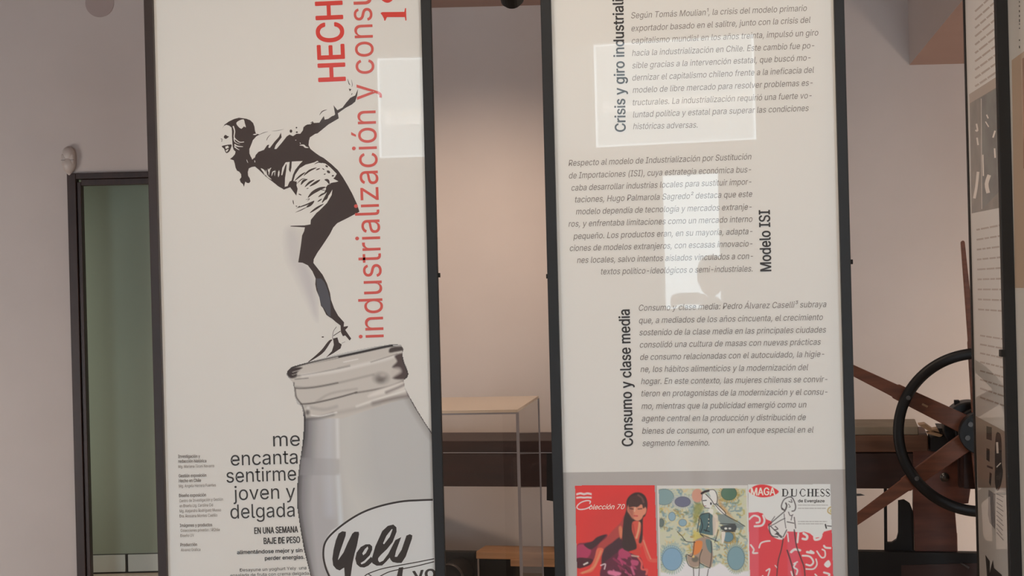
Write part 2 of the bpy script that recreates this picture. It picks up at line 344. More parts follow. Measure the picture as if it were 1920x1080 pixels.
def glyphs(string, offset, shear, space=1.0):
    key = (string, offset, shear, space)
    if key in _txt: return _txt[key]
    cu = bpy.data.curves.new('t', 'FONT'); cu.body = string; cu.size = 1; cu.resolution_u = 3; cu.offset = offset; cu.shear = shear; cu.space_character = space
    if FONT: cu.font = FONT
    o = bpy.data.objects.new('t', cu); COL.objects.link(o)
    dg = bpy.context.evaluated_depsgraph_get(); dg.update(); me = o.evaluated_get(dg).to_mesh()
    V = np.array([v.co[:2] for v in me.vertices]) / (.6997 if FONT else 1); Fc = [tuple(p.vertices) for p in me.polygons]
    o.evaluated_get(dg).to_mesh_clear(); bpy.data.objects.remove(o); bpy.data.curves.remove(cu)
    _txt[key] = (V, Fc); return V, Fc
def text(art, string, p0, p1, em, bold=0., shear=0., space=1.0):
    if art.v: art.done(); art.v, art.f, art.k, art.n = [], [], [], 0      # every line of writing is a piece of its own
    V, Fc = glyphs(string, 0, shear, space)
    u0, u1 = V[:, 0].min(), V[:, 0].max(); p0 = np.array(p0, float); p1 = np.array(p1, float)
    d = p1 - p0; up = np.array([d[1], -d[0]]) / np.hypot(*d)
    t = (V[:, 0] - u0) / (u1 - u0)
    L_ = np.hypot(*d)
    for sx, sy in ([(0, 0)] if not bold else [(-1, 0), (1, 0), (-.5, .6), (.5, .6), (-.5, -.6), (.5, -.6)]):
        art.raw([tuple(q) for q in (p0 + t[:, None] * d + (d / L_) * sx * bold * em + (V[:, 1:2] + sy * bold) * em * up)], Fc)

class Canvas:       # a printed picture: painted with numpy, carried by a fine mesh with a colour per vertex
    REF = lin((203, 191, 178))
    def __init__(s, x0, y0, x1, y1, st, T, base, ref=(203, 194, 186)):
        s.REF = lin(ref); s.base = base
        s.T = T; s.st = st; s.x = np.arange(x0, x1 + st * .5, st); s.y = np.arange(y0, y1 + st * .5, st)
        s.X, s.Y = np.meshgrid(s.x, s.y); s.c = np.ones((*s.X.shape, 3)) * np.array(s.col(base)); s.mask = np.ones(s.X.shape, bool)
    def col(s, c): return [min(.85, a / r * k) for a, r, k in zip(lin(c), s.REF, (.80, .79, .765))]
    def drop_base(s): s.mask &= np.abs(s.c - np.array(s.col(s.base))).max(-1) > .006; return s
    def tr(s, pts): return np.array([(s.T[0] + a[0] / s.T[2], s.T[1] + a[1] / s.T[2]) for a in pts], float)
    def win(s, p, m):
        i0 = max(0, int((p[:, 1].min() - m - s.y[0]) / s.st)); i1 = min(len(s.y), int((p[:, 1].max() + m - s.y[0]) / s.st) + 2)
        j0 = max(0, int((p[:, 0].min() - m - s.x[0]) / s.st)); j1 = min(len(s.x), int((p[:, 0].max() + m - s.x[0]) / s.st) + 2)
        return slice(i0, max(i0, i1)), slice(j0, max(j0, j1))
    @staticmethod
    def seg(X, Y, a, b_):
        d = b_ - a; L = d @ d or 1e-9; t = np.clip(((X - a[0]) * d[0] + (Y - a[1]) * d[1]) / L, 0, 1)
        return np.hypot(X - a[0] - t * d[0], Y - a[1] - t * d[1]), t
    def put(s, w_, al, c): s.c[w_] = s.c[w_] * (1 - al[..., None]) + np.array(s.col(c)) * al[..., None]
    def sd(s, p, w_):
        X, Y = s.X[w_], s.Y[w_]; dm = np.full(X.shape, 1e9); ins = np.zeros(X.shape, bool)
        for i in range(len(p)):
            a, b_ = p[i], p[(i + 1) % len(p)]; dm = np.minimum(dm, s.seg(X, Y, a, b_)[0])
            if a[1] != b_[1]: ins ^= ((a[1] > Y) != (b_[1] > Y)) & (X < (b_[0] - a[0]) * (Y - a[1]) / (b_[1] - a[1]) + a[0])
        return np.where(ins, dm, -dm)
    def poly(s, pts, c, soft=.8, op=1, sm=4):
        p = s.tr(pts)
        if sm: p = np.array(smooth(p, sm, True))
        w_ = s.win(p, soft + 1); 
        if s.X[w_].size: s.put(w_, op * np.clip(.5 + s.sd(p, w_) / soft, 0, 1), c)
        return s
    def stroke(s, pts, wd, c, soft=.8, op=1, sm=4, w2=None, closed=False):
        p = s.tr(pts); k = s.T[2]
        if sm: p = np.array(smooth(p, sm, closed))
        if closed: p = np.vstack([p, p[:1]])
        w_ = s.win(p, wd / k + soft + 1)
        if not s.X[w_].size: return s
        X, Y = s.X[w_], s.Y[w_]; al = np.zeros(X.shape); n = len(p) - 1
        for i in range(n):
            d, t = s.seg(X, Y, p[i], p[i + 1]); g = (i + t) / n; W = (wd if w2 is None else wd + (w2 - wd) * g) / k / 2
            al = np.maximum(al, np.clip(.5 + (W - d) / soft, 0, 1))
        s.put(w_, al * op, c); return s
    def ell(s, c, rx, ry, col, soft=.8, op=1, n=16, rot=0):
        ca, sa = math.cos(rot), math.sin(rot)
        return s.poly([(c[0] + rx * math.cos(a) * ca - ry * math.sin(a) * sa, c[1] + rx * math.cos(a) * sa + ry * math.sin(a) * ca) for a in np.linspace(0, 2 * math.pi, n, False)], col, soft, op, 2)
    def clip(s, pts, sm=0):
        p = s.tr(pts)
        if sm: p = np.array(smooth(p, sm, True))
        s.mask &= s.sd(p, (slice(None), slice(None))) > -s.st * .6; return s
    def punch(s, g): k = np.array(s.col(s.base)); s.c = k * (s.c / k) ** g; return s
    def build(s, P, name, label=None, kind=None, parent=None):
        uv = P.uv(np.stack([s.X, s.Y], -1)); y = -P.step(); h, w_ = s.X.shape
        idx = np.arange(h * w_).reshape(h, w_)
        q = s.mask[:-1, :-1] & s.mask[1:, :-1] & s.mask[:-1, 1:] & s.mask[1:, 1:]
        f = np.stack([idx[:-1, :-1], idx[1:, :-1], idx[1:, 1:], idx[:-1, 1:]], -1)[q]
        used = np.unique(f); rm = np.full(h * w_, -1); rm[used] = np.arange(len(used)); f = rm[f]
        co = np.stack([uv[..., 0], np.full((h, w_), y), uv[..., 1]], -1).reshape(-1, 3)[used]; cc = s.c.reshape(-1, 3)[used]
        me = bpy.data.meshes.new(name); me.vertices.add(len(co)); me.vertices.foreach_set('co', co.ravel())
        me.loops.add(f.size); me.loops.foreach_set('vertex_index', f.ravel()); me.polygons.add(len(f))
        me.polygons.foreach_set('loop_start', np.arange(0, f.size, 4)); me.update(calc_edges=True)
        at = me.color_attributes.new('Col', 'FLOAT_COLOR', 'POINT'); at.data.foreach_set('color', np.hstack([cc, np.ones((len(cc), 1))]).ravel())
        me.materials.append(M['photo']); o = link(bpy.data.objects.new(name, me), parent or P.board)
        if label: o['label'] = label
        return o
# ---- panel A (left): woman leaping from a giant yoghurt jar
YAW2 = R(6.9)
PA = Panel('exhibition_panel', 552, 4.58, 0.0, 'left exhibition panel with woman leaping off giant jar and red vertical title')
build_panel(PA, U(PA, 286), U(PA, 302), U(PA, 803), U(PA, 822), 2.75, m0=M['postedge'])
pin(PA, 822, 516)
def txt(P, name, m, rows, em, label=None, **k):
    a = Art(P, name, m, label)
    for s_, p0, p1 in rows: text(a, s_, p0, p1, k.get('ems', {}).get(s_, em), k.get('offset', 0), k.get('shear', 0), k.get('space', 1))
    return a.done()

# jar: soft airbrushed print
JR = (500, 620, 4.5)
jar_out = [(537, 703), (539, 695), (546, 688), (570, 681), (600, 673), (650, 660), (700, 650), (738, 645), (752, 647), (757, 654), (754, 663), (757, 676), (763, 690), (766, 702), (763, 709), (757, 713), (759, 726), (768, 744), (783, 770), (798, 794), (812, 814), (818, 830), (818, 1110), (588, 1110), (580, 1070), (570, 1030), (563, 990), (558, 955), (557, 915), (561, 875), (567, 835), (570, 800), (569, 775), (565, 762), (557, 757), (553, 745), (551, 728), (549, 717), (541, 709)]
J = Canvas(536, 643, 802 + 14, 1098, 1.25, (0, 0, 1), (172, 169, 166), (198, 193, 187))
# body shading as printed
J.poly([(560, 770), (640, 770), (640, 1110), (540, 1110)], (160, 156, 156), 30, .7, 0)
J.poly([(553, 770), (590, 775), (585, 860), (575, 900), (575, 960), (590, 1110), (540, 1110)], (120, 116, 116), 22, .75, 0)
J.stroke([(571, 775), (570, 820), (562, 870), (558, 920), (559, 960), (568, 1015), (584, 1090)], 9, (92, 88, 88), 9, .85)
J.stroke([(571, 775), (570, 820), (561, 870), (557, 920), (559, 960), (568, 1015), (584, 1090)], 2.2, (60, 56, 56), 1.5, .9)
J.stroke([(620, 775), (617, 850), (620, 960)], 18, (172, 172, 176), 18, .6)
J.stroke([(632, 775), (634, 858)], 6, (196, 194, 194), 5, .7).stroke([(634, 892), (638, 960), (640, 1000)], 8, (186, 188, 190), 6, .7)
J.poly([(565, 858), (636, 860), (636, 891), (562, 891)], (150, 146, 146), 3, .5, 0)
J.stroke([(640, 782), (650, 900), (700, 1000)], 60, (186, 182, 176), 60, .5)
J.stroke([(758, 720), (770, 748), (785, 774), (812, 816)], 14, (140, 134, 130), 14, .7).stroke([(758, 722), (770, 748), (785, 774), (812, 816)], 2, (66, 58, 56), 1.4)
# neck and rings (zoom coordinates)
J.T = JR
J.poly([(170, 350), (230, 300), (500, 235), (1050, 130), (1150, 130), (1150, 200), (1190, 380), (1150, 430), (1190, 560), (640, 740), (330, 740), (300, 640), (240, 560), (220, 440)], (178, 172, 166), 3, 1, 0)
J.stroke([(180, 345), (240, 305), (500, 245), (800, 180), (1060, 125), (1140, 130)], 20, (58, 52, 50), 1.5)
J.stroke([(200, 330), (330, 290), (600, 225)], 10, (190, 184, 178), 2, .8)
J.poly([(168, 360), (190, 320), (300, 310), (260, 350), (250, 390), (200, 400)], (74, 62, 60), 3)
J.stroke([(220, 350), (300, 325)], 6, (190, 184, 178), 1, .7).stroke([(215, 375), (290, 350)], 5, (180, 174, 168), 1, .7)
J.stroke([(230, 385), (400, 360), (700, 300)], 6, (96, 90, 88), 3, .8).stroke([(240, 410), (350, 400)], 7, (110, 104, 102), 2, .8)
J.stroke([(300, 380), (560, 345), (760, 300), (1000, 240), (1140, 190)], 14, (210, 204, 196), 8, .7)
J.stroke([(880, 265), (960, 240), (1100, 195)], 5, (120, 112, 108), 3, .8).stroke([(650, 265), (770, 240)], 6, (222, 216, 208), 2, .8).stroke([(600, 315), (700, 290)], 5, (130, 124, 120), 4, .5)
J.stroke([(230, 440), (245, 485), (400, 478), (600, 440)], 8, (74, 66, 64), 3, .9).stroke([(250, 475), (360, 480), (560, 450), (900, 370)], 7, (120, 114, 110), 6, .6)
J.stroke([(240, 490), (250, 560), (290, 615)], 8, (80, 72, 70), 3).stroke([(290, 620), (400, 610), (600, 565), (760, 520)], 9, (66, 58, 56), 3)
J.stroke([(750, 525), (900, 500), (1030, 470), (1150, 425)], 9, (104, 94, 90), 4, .9).stroke([(420, 600), (540, 530), (760, 490)], 8, (140, 134, 130), 6, .6)
J.poly([(1040, 150), (1090, 135), (1150, 140), (1150, 165), (1090, 178), (1035, 185)], (84, 74, 70), 3)
J.stroke([(1070, 125), (1145, 130), (1155, 150)], 7, (214, 208, 200), 2, .9)
J.poly([(1080, 215), (1130, 190), (1160, 200), (1160, 270), (1200, 370), (1160, 410), (1060, 400), (1120, 340), (1060, 310), (1100, 260)], (86, 72, 70), 4, .95)
J.poly([(1060, 320), (1120, 310), (1140, 350), (1090, 385), (1050, 400)], (176, 168, 162), 5, .7)
J.ell((965, 400), 60, 40, (120, 112, 108), 12, .7).ell((960, 420), 30, 18, (90, 84, 80), 8, .5).ell((980, 375), 22, 14, (176, 168, 162), 5, .6)
J.stroke([(1150, 165), (1150, 250), (1180, 330), (1190, 370), (1160, 415)], 7, (58, 50, 48), 1.5)
J.poly([(900, 520), (1140, 430), (1170, 490), (1000, 530), (860, 560)], (196, 190, 184), 5, .7)
J.stroke([(1010, 520), (1110, 480), (1160, 455)], 16, (110, 98, 96), 6, .8).stroke([(760, 640), (900, 590), (1170, 505)], 12, (206, 200, 194), 5, .8)
J.stroke([(900, 615), (1060, 575), (1190, 550)], 20, (104, 92, 90), 9, .8).stroke([(560, 700), (760, 660), (950, 610)], 16, (150, 144, 140), 10, .6)
J.stroke([(330, 640), (480, 665), (590, 640)], 12, (140, 136, 134), 8, .6).stroke([(320, 740), (440, 735), (560, 705)], 16, (92, 88, 88), 8, .8)
J.ell((345, 690), 18, 22, (100, 94, 92), 5, .8).ell((350, 650), 14, 14, (196, 192, 188), 4, .6).stroke([(380, 715), (460, 720), (590, 690)], 9, (204, 202, 200), 3, .8)
J.stroke([(300, 630), (322, 700), (322, 760)], 7, (66, 60, 60), 2)
J.T = (0, 0, 1)
# label field inside the oval is a little paler
ov = [(608, 1050), (606, 1030), (610, 1012), (622, 994), (640, 983), (672, 965), (708, 950), (752, 940), (820, 936), (820, 1110), (640, 1110), (620, 1080)]
J.poly(ov, (184, 182, 180), 1.5, .9, 0)
J.punch(1.45).clip(jar_out)
J.build(PA, 'jar_picture', 'grey airbrushed picture of wide-necked glass jar')
JF = (540, 820, 4.153)
a = Art(PA, 'label_oval_outline', M['ink'], 'black oval outline and lines of jar label')
a.at(JF).stroke([(335, 1110), (292, 1010), (275, 900), (300, 800), (400, 700), (550, 600), (700, 540), (880, 500), (1040, 489), (1128, 486)], 15, 6)
a.at((600, 940, 7.714)).stroke([(640, 1090), (700, 1045), (900, 975), (1150, 925), (1400, 880), (1652, 830)], 15, 5).stroke([(850, 1095), (1000, 1020), (1200, 975), (1400, 935), (1652, 872)], 15, 5).stroke([(700, 1050), (770, 1100)], 14, 0)
a.done()
YG = (600, 940, 7.714)
a = Art(PA, 'brush_lettering', M['ink'], 'black brush-script word Yely on jar').at(YG)
a.poly([(322, 432), (376, 440), (370, 500), (335, 600), (290, 730), (262, 835), (262, 850), (340, 740), (400, 600), (465, 470), (500, 440), (560, 440), (566, 475), (535, 640), (500, 760), (470, 900), (440, 1110), (360, 1110), (350, 960), (330, 970), (285, 1000), (235, 980), (190, 925), (178, 830), (196, 700), (230, 560), (270, 465)], 0)
a.polyh([(510, 830), (530, 740), (590, 660), (660, 622), (720, 620), (755, 650), (755, 700), (720, 780), (640, 860), (588, 892), (600, 912), (650, 890), (740, 800), (775, 860), (700, 930), (640, 957), (580, 952), (530, 910)], [(612, 752), (650, 690), (690, 652), (698, 682), (662, 750), (625, 780)])
a.polyh([(740, 860), (800, 650), (850, 540), (900, 430), (980, 355), (1060, 335), (1105, 375), (1108, 440), (1050, 590), (970, 690), (880, 775), (842, 822), (840, 852), (860, 882), (912, 860), (990, 755), (1090, 560), (1175, 517), (1100, 720), (1082, 802), (1115, 802), (1180, 700), (1250, 495), (1300, 475), (1336, 492), (1330, 540), (1240, 800), (1180, 890), (1120, 892), (1050, 877), (1022, 845), (1008, 815), (960, 870), (900, 927), (820, 932), (760, 897)], [(912, 608), (960, 500), (1038, 400), (1050, 404), (1010, 512), (925, 622)])
a.poly([(1140, 960), (1205, 950), (1185, 1110), (1105, 1110)], 0)
a.done()
a = Art(PA, 'small_bold_lettering', M['ink']); text(a, 'yog', (776, 1089), (840, 1081), 33, .03)
a.v = [(min(x, 817.5), y) for x, y in a.v]; a.done()

# woman
WD = 'dark brown-black print of woman in short dress with arms thrown back'
HD = (400, 210, 7.2); TS = (460, 220, 7.714); AR = (560, 130, 9.0); SK = (530, 280, 6.75); LG = (530, 400, 7.2); FT = (560, 540, 6.75)
J2 = Canvas(520, 410, 600, 640, 2.0, (0, 0, 1), (203, 191, 178), (203, 191, 178))
J2.poly([(545, 425), (572, 428), (566, 445), (562, 490), (552, 490), (540, 455)], (196, 184, 170), 12, .9)
J2.poly([(538, 430), (560, 440), (566, 480), (580, 500), (592, 540), (596, 600), (575, 560), (556, 520), (538, 480)], (184, 172, 164), 18, .75)
J2.poly([(562, 498), (578, 505), (588, 530), (592, 590), (580, 560), (570, 530)], (178, 166, 160), 12, .6)
J2.clip([(522, 412), (598, 412), (598, 638), (522, 638)])
J2.drop_base().build(PA, 'soft_leg_tone', 'faint grey tone of front leg')
a = Art(PA, 'woman_picture', M['inkbrown'], WD)
a.at(HD).poly([(118, 228), (150, 172), (210, 128), (280, 95), (345, 78), (400, 84), (450, 92), (500, 112), (538, 150), (556, 200), (562, 250), (575, 292), (622, 302), (575, 335), (545, 370), (520, 420), (500, 470), (487, 500), (488, 560), (505, 600), (528, 638), (548, 612), (570, 640), (575, 735), (520, 742), (480, 762), (466, 810), (470, 860), (492, 895), (502, 935), (485, 960), (455, 958), (432, 940), (424, 970), (413, 1012), (400, 975), (370, 950), (355, 912), (378, 880), (375, 840), (350, 806), (320, 792), (300, 752), (290, 700), (275, 652), (225, 635), (262, 605), (292, 570), (300, 535), (275, 510), (262, 470), (256, 400), (252, 330), (252, 260), (246, 210), (215, 185), (175, 172), (145, 187)], 0)
a.poly([(140, 340), (162, 308), (190, 325), (212, 330), (190, 352), (165, 364)], 2).stroke([(100, 362), (118, 368), (112, 402)], 7).poly([(112, 465), (150, 450), (245, 438), (240, 480), (218, 530), (180, 556), (158, 530), (145, 495)], 2)
# torso, arm, dress, legs in one dark silhouette
sil = [(TS, [(60, 640), (130, 600), (150, 545), (190, 500), (270, 470), (318, 400), (345, 395), (332, 440), (355, 442), (425, 350), (485, 285), (515, 222), (525, 290), (440, 400), (420, 458), (450, 458), (530, 365), (600, 275), (640, 250), (690, 272), (740, 238), (795, 238), (832, 190), (842, 140), (900, 105), (960, 98), (1010, 88)]),
       (AR, [(90, 960), (150, 930), (200, 935), (240, 880), (255, 905), (350, 900), (395, 830), (425, 788), (440, 850), (500, 835), (560, 792), (600, 778), (615, 760), (588, 605), (655, 690), (740, 645), (800, 565), (870, 482), (955, 440), (1003, 330), (985, 450), (955, 545), (900, 592), (790, 652), (662, 742), (677, 828), (500, 932), (320, 1080)]),
       (TS, [(1010, 240), (935, 290), (920, 340), (915, 402), (940, 455), (1010, 512), (1080, 560)]),
       (SK, [(520, 110), (620, 190), (700, 265), (760, 350), (820, 450), (880, 560), (940, 690), (972, 790), (820, 870), (690, 935), (640, 990), (600, 1070)]),
       (LG, [(540, 430), (470, 530), (420, 620), (415, 670), (470, 740), (540, 830), (600, 950), (640, 1075)]),
       (FT, [(410, 150), (450, 260), (500, 350), (575, 435), (570, 490), (625, 480), (620, 500), (590, 530), (610, 560), (665, 640), (645, 665), (590, 600), (560, 610), (535, 560), (530, 475), (470, 430), (425, 390), (395, 372), (350, 340), (305, 250), (282, 225), (262, 120), (225, 30)]),
       (LG, [(440, 960), (445, 880), (400, 780), (340, 702), (270, 668), (210, 662), (230, 540), (250, 400), (262, 300), (290, 240), (300, 190), (105, 178)]),
       (SK, [(100, 968), (280, 962), (350, 900), (420, 815), (500, 700), (480, 480), (180, 600), (165, 575), (95, 480), (0, 510)]),
       (TS, [(560, 1045), (480, 1000), (380, 920), (290, 850), (200, 762), (140, 712), (60, 700)])]
pts = []
for T, q in sil: a.T = T; pts += a.tr(q)
a.T = (0, 0, 1); a.poly(pts)
# foot and shoe strokes
a.at(FT).stroke([(480, 490), (440, 550), (430, 630), (440, 650)], 6).stroke([(530, 545), (440, 605)], 9).poly([(435, 640), (490, 625), (510, 690), (545, 715), (530, 765), (440, 825), (345, 880), (420, 800), (445, 720)], 0).stroke([(425, 655), (390, 680), (310, 790), (230, 860), (120, 938)], 40, 5, 'b').disc((305, 620), 15, 8).stroke([(545, 700), (590, 680)], 4)
# hand marks and cuff
a.at(AR).stroke([(825, 160), (850, 240), (868, 268)], 13, 5, 'b').stroke([(890, 170), (905, 260), (895, 300)], 8, 5, 'b').poly([(845, 325), (890, 335), (865, 375)], 0).stroke([(905, 400), (890, 435)], 12, 4, 'b').stroke([(350, 775), (400, 710), (480, 680)], 15, 5, 'b')
a.stroke([(240, 880), (200, 905)], 10, 0)
# collar folds and blouse edge
a.at(TS).stroke([(120, 420), (150, 340), (205, 290)], 10, 5, 'b').stroke([(145, 500), (165, 400), (205, 310)], 8, 5, 'b').stroke([(300, 380), (320, 300), (370, 245)], 8, 5, 'b').stroke([(180, 262), (260, 225), (330, 205)], 7, 5, 'b').disc((660, 200), 20, 24, 9).disc((740, 150), 12, 12, 7).disc((745, 215), 16, 12, 7)
a.at(TS).stroke([(380, 200), (480, 190), (560, 170)], 5, 4, 'b')
woman = a.done()
a = Art(PA, 'light_folds', M['paper'], 'pale highlights of hair, blouse and skirt', parent=woman)
a.at(HD).poly([(310, 150), (345, 118), (408, 98), (425, 150), (440, 208), (412, 195), (380, 228), (335, 195)], 2).stroke([(268, 190), (288, 260), (282, 340), (320, 385), (360, 408), (415, 405)], 17, 5, 10).stroke([(280, 350), (290, 400), (330, 425), (360, 432)], 14, 5, 4).stroke([(285, 440), (330, 462), (400, 468)], 22, 5, 8).stroke([(285, 465), (320, 495), (352, 512)], 18, 5, 5).poly([(160, 468), (195, 455), (212, 478), (168, 500)], 0).poly([(165, 520), (205, 495), (200, 520), (178, 542)], 0).stroke([(448, 640), (468, 690)], 8, 3, 'b').stroke([(535, 305), (590, 300)], 16, 3, 'b').disc((487, 820), 14, 50, 12).stroke([(520, 750), (525, 790)], 20, 3, 'b')
a.at(TS).poly([(60, 462), (85, 400), (110, 330), (160, 275), (215, 280), (250, 300), (330, 345), (300, 390), (262, 460), (190, 500), (130, 520), (145, 570), (100, 612), (80, 560)], 0)
a.stroke([(135, 620), (140, 655)], 12, 3, 'b').stroke([(785, 405), (840, 405), (870, 430), (915, 440)], 26, 4, 'b').stroke([(790, 365), (800, 385)], 8, 0).disc((730, 330), 9, 5, 8)
a.poly([(570, 1005), (575, 880), (592, 760), (598, 690), (585, 650), (642, 645), (630, 760), (652, 800), (668, 720), (672, 640), (830, 632), (785, 680), (722, 760), (690, 830), (668, 915), (640, 930), (612, 995)], 0)
a.poly([(520, 835), (535, 730), (580, 655), (600, 652), (570, 720), (545, 800), (535, 838)], 0).stroke([(478, 865), (488, 765)], 24, 3, 'b').stroke([(425, 850), (430, 760)], 10, 3, 'b').stroke([(380, 850), (400, 790), (440, 780)], 16, 4, 'b').stroke([(340, 840), (350, 760), (375, 730)], 18, 4, 'b').stroke([(225, 738), (270, 780), (290, 840)], 30, 4, 'b').stroke([(300, 760), (310, 840), (380, 900)], 20, 4, 'b').stroke([(330, 740), (335, 790)], 14, 3, 'b').disc((95, 745), 18, 26, 10)
a.at(SK).poly([(135, 400), (160, 320), (215, 240), (290, 195), (400, 165), (440, 145), (465, 165), (540, 180), (600, 225), (640, 265), (685, 310), (662, 350), (640, 370), (706, 405), (640, 425), (570, 450), (545, 485), (550, 500), (520, 560), (560, 545), (525, 610), (480, 700), (540, 640), (600, 560), (630, 510), (620, 580), (560, 680), (470, 770), (410, 820), (360, 860), (352, 950), (280, 962), (100, 965), (118, 800), (140, 640), (172, 590), (190, 500), (175, 455), (180, 410)], 0)
a.done()
a = Art(PA, 'dark_folds', M['inkbrown'], 'dark fold lines of skirt', parent=woman).at(SK)
for q, w_ in (([(320, 612), (380, 550), (470, 500), (545, 478)], 42), ([(280, 478), (340, 420), (405, 385)], 26), ([(265, 335), (340, 270), (430, 232)], 24), ([(150, 400), (230, 330), (290, 290)], 22), ([(175, 440), (240, 380), (290, 370)], 10), ([(340, 470), (420, 420), (475, 385)], 30), ([(420, 262), (475, 240)], 16), ([(170, 745), (300, 700), (400, 650)], 16), ([(300, 735), (350, 700), (400, 655)], 34), ([(345, 805), (430, 745), (520, 690)], 26), ([(450, 605), (500, 570), (550, 550)], 22), ([(440, 665), (500, 625)], 16), ([(160, 800), (240, 765), (320, 725)], 10), ([(230, 450), (265, 400), (315, 378)], 30), ([(290, 640), (340, 625), (310, 660)], 8), ([(540, 205), (575, 225)], 22), ([(560, 270), (600, 300)], 34), ([(620, 340), (650, 330)], 20), ([(530, 385), (570, 395), (590, 440)], 34), ([(500, 240), (530, 260)], 12), ([(520, 320), (545, 310)], 14), ([(590, 435), (700, 415)], 12), ([(200, 565), (240, 580)], 14), ([(130, 640), (140, 700)], 12), ([(165, 715), (185, 725)], 12), ([(400, 190), (450, 165), (500, 175)], 12), ([(480, 510), (540, 520)], 10), ([(190, 740), (220, 715)], 12), ([(300, 500), (330, 490)], 10), ([(590, 480), (560, 600), (540, 640)], 30)):
    a.stroke(q, w_, 4, 'b')
a.done()
a = Art(PA, 'leg_tone', mat('ink_slate_print', (84, 84, 92), .55, coat=1, coat_ior=1.62), 'slate grey tone on lower leg', parent=woman)
a.at(LG).poly([(455, 880), (520, 880), (565, 930), (600, 1010), (620, 1078), (500, 1078), (462, 1000)], 0)
a.at(FT).poly([(235, 20), (365, 20), (395, 130), (405, 250), (405, 365), (370, 340), (330, 270), (290, 220), (262, 120)], 0)
a.done()

# panel A lettering
a = Art(PA, 'title_lettering', M['red'], 'bold red vertical title lettering')
text(a, 'HECH', (647.8, 150.4), (641.4, 2.6), 69, .022); text(a, 'O EN CHILE', (641.2, -6), (630, -300), 69, .022)
a.done()
a = Art(PA, 'subtitle_lettering', M['redthin'], 'thin red vertical subtitle lettering')
text(a, 'industrialización y cons', (719.6, 633), (697.2, 14.5), 62.5); text(a, 'umo', (697, 8), (693, -120), 62.5)
a.done()
a = Art(PA, 'serif_numerals', M['red'], 'red serif numerals at panel top').at((570, 0, 3.857))
a.poly([(553, 95), (566, 88), (726, 86), (731, 60), (738, 58), (741, 148), (734, 150), (729, 124), (600, 124), (588, 150), (581, 150), (578, 134), (566, 112)], 0)
a.stroke([(562, -45), (566, -15), (590, 4), (612, 6), (634, -12), (640, -45), (612, -70), (580, -66)], 26, 5, closed=True)
a.done()
a = Art(PA, 'slogan_lettering', M['inksoft'], 'thin dark grey slogan lettering')
for s_, p0, p1 in (('me', (512.5, 837), (562.5, 835.6)), ('encanta', (433, 873), (558.3, 869.2)), ('sentirme', (425, 905), (555.6, 900.4)), ('joven y', (438, 938), (554, 934)), ('delgada', (432.5, 972.5), (552.8, 968.5))):
    text(a, s_, p0, p1, 36.0)
a.done()
a = Art(PA, 'bold_lettering', M['inksoft'])
text(a, 'EN UNA SEMANA', (477.4, 1000.8), (558.7, 998), 16, .028); text(a, 'BAJE DE PESO', (495, 1020), (562.5, 1017.5), 16, .028); a.done()
a = Art(PA, 'small_lettering', M['inksoft'])
text(a, 'alimentándose mejor y sin', (444.8, 1039), (567, 1034.8), 9.6, .03); text(a, 'perder energías.', (497, 1050), (571, 1047.5), 9.6, .03)
text(a, 'Desayune un yoghurt Yely  una', (450, 1071.8), (574.6, 1067.4), 8.2, .0); text(a, 'ensalada de fruta con crema delgada', (432, 1081.6), (579, 1077.4), 8.2, .0); a.done()
cb = [('Investigación y', 334.3, 858.5, 375.2, 858), ('redacción histórica', 334.7, 867.6, 387, 866.8), ('Gestión exposición', 335.3, 895, 387, 893.6), ('Hecho en Chile', 335.7, 904.3, 377, 903.2), ('Diseño exposición', 336, 932, 386.3, 930.5), ('Imágenes y productos', 337.6, 988, 398, 986.5), ('Producción', 338.6, 1024.3, 369.7, 1023.5)]
cr = [('Mg. Mariana Tironi Navarro', 334.7, 877.5, 401.8, 875.8), ('Mg. Angela Herrera Fuentes', 336, 914, 405, 912), ('Centro de Investigación y Gestión', 336.7, 941.8, 418.4, 938.4), ('en Diseño Ltg. Carolina Cid', 337, 951.2, 399.5, 949.2), ('Mg. Alejandro Rodríguez Musso', 337, 960.8, 414.5, 958.4), ('Dra. Rossana Montes Castillo', 337, 970.2, 408, 968.4), ('Colecciones privadas / PChile', 339, 997.2, 412.5, 995.4), ('Diseño UV', 338.6, 1007, 364, 1006), ('Alvarez Gráfica', 339.6, 1033.8, 376, 1032.6)]
a = Art(PA, 'credits_lettering', M['inkgrey'], 'tiny grey credits column')
for s_, x0, y0, x1, y1 in cb: text(a, s_, (x0, y0), (x1, y1), 8.2, .022)
for s_, x0, y0, x1, y1 in cr: text(a, s_, (x0, y0), (x1, y1), 7.6)
a.done()

# ---- panel B (middle)
PB = Panel('exhibition_panel', 1311, 4.30, YAW2, 'middle exhibition panel with grey italic paragraphs above three magazine covers')
build_panel(PB, U(PB, 1028), U(PB, 1047), U(PB, 1576), U(PB, 1595), 2.75)
pin(PB, 1028, 518); pin(PB, 1595, 491)
a = Art(PB, 'grey_field', M['pgrey'], 'grey lower field behind magazine covers')
uu0, uu1 = U(PB, 1047), U(PB, 1576); zg = PB.uv([(1310, 883)])[0][1]
mobj('grey_field', [(uu0, -.00006, .10), (uu1, -.00006, .10), (uu1, -.00006, zg), (uu0, -.00006, zg)], [(0, 1, 2, 3)], M['pgrey'], PB.board)['label'] = 'grey lower field behind magazine covers'
IT = dict(shear=.22)
def para(lab, rows, em=15.6):
    a = Art(PB, 'paragraph_lettering', M['inkgrey'], lab)
    for s_, p0, p1 in rows: text(a, s_, p0, p1, em, **IT)
    a.done()
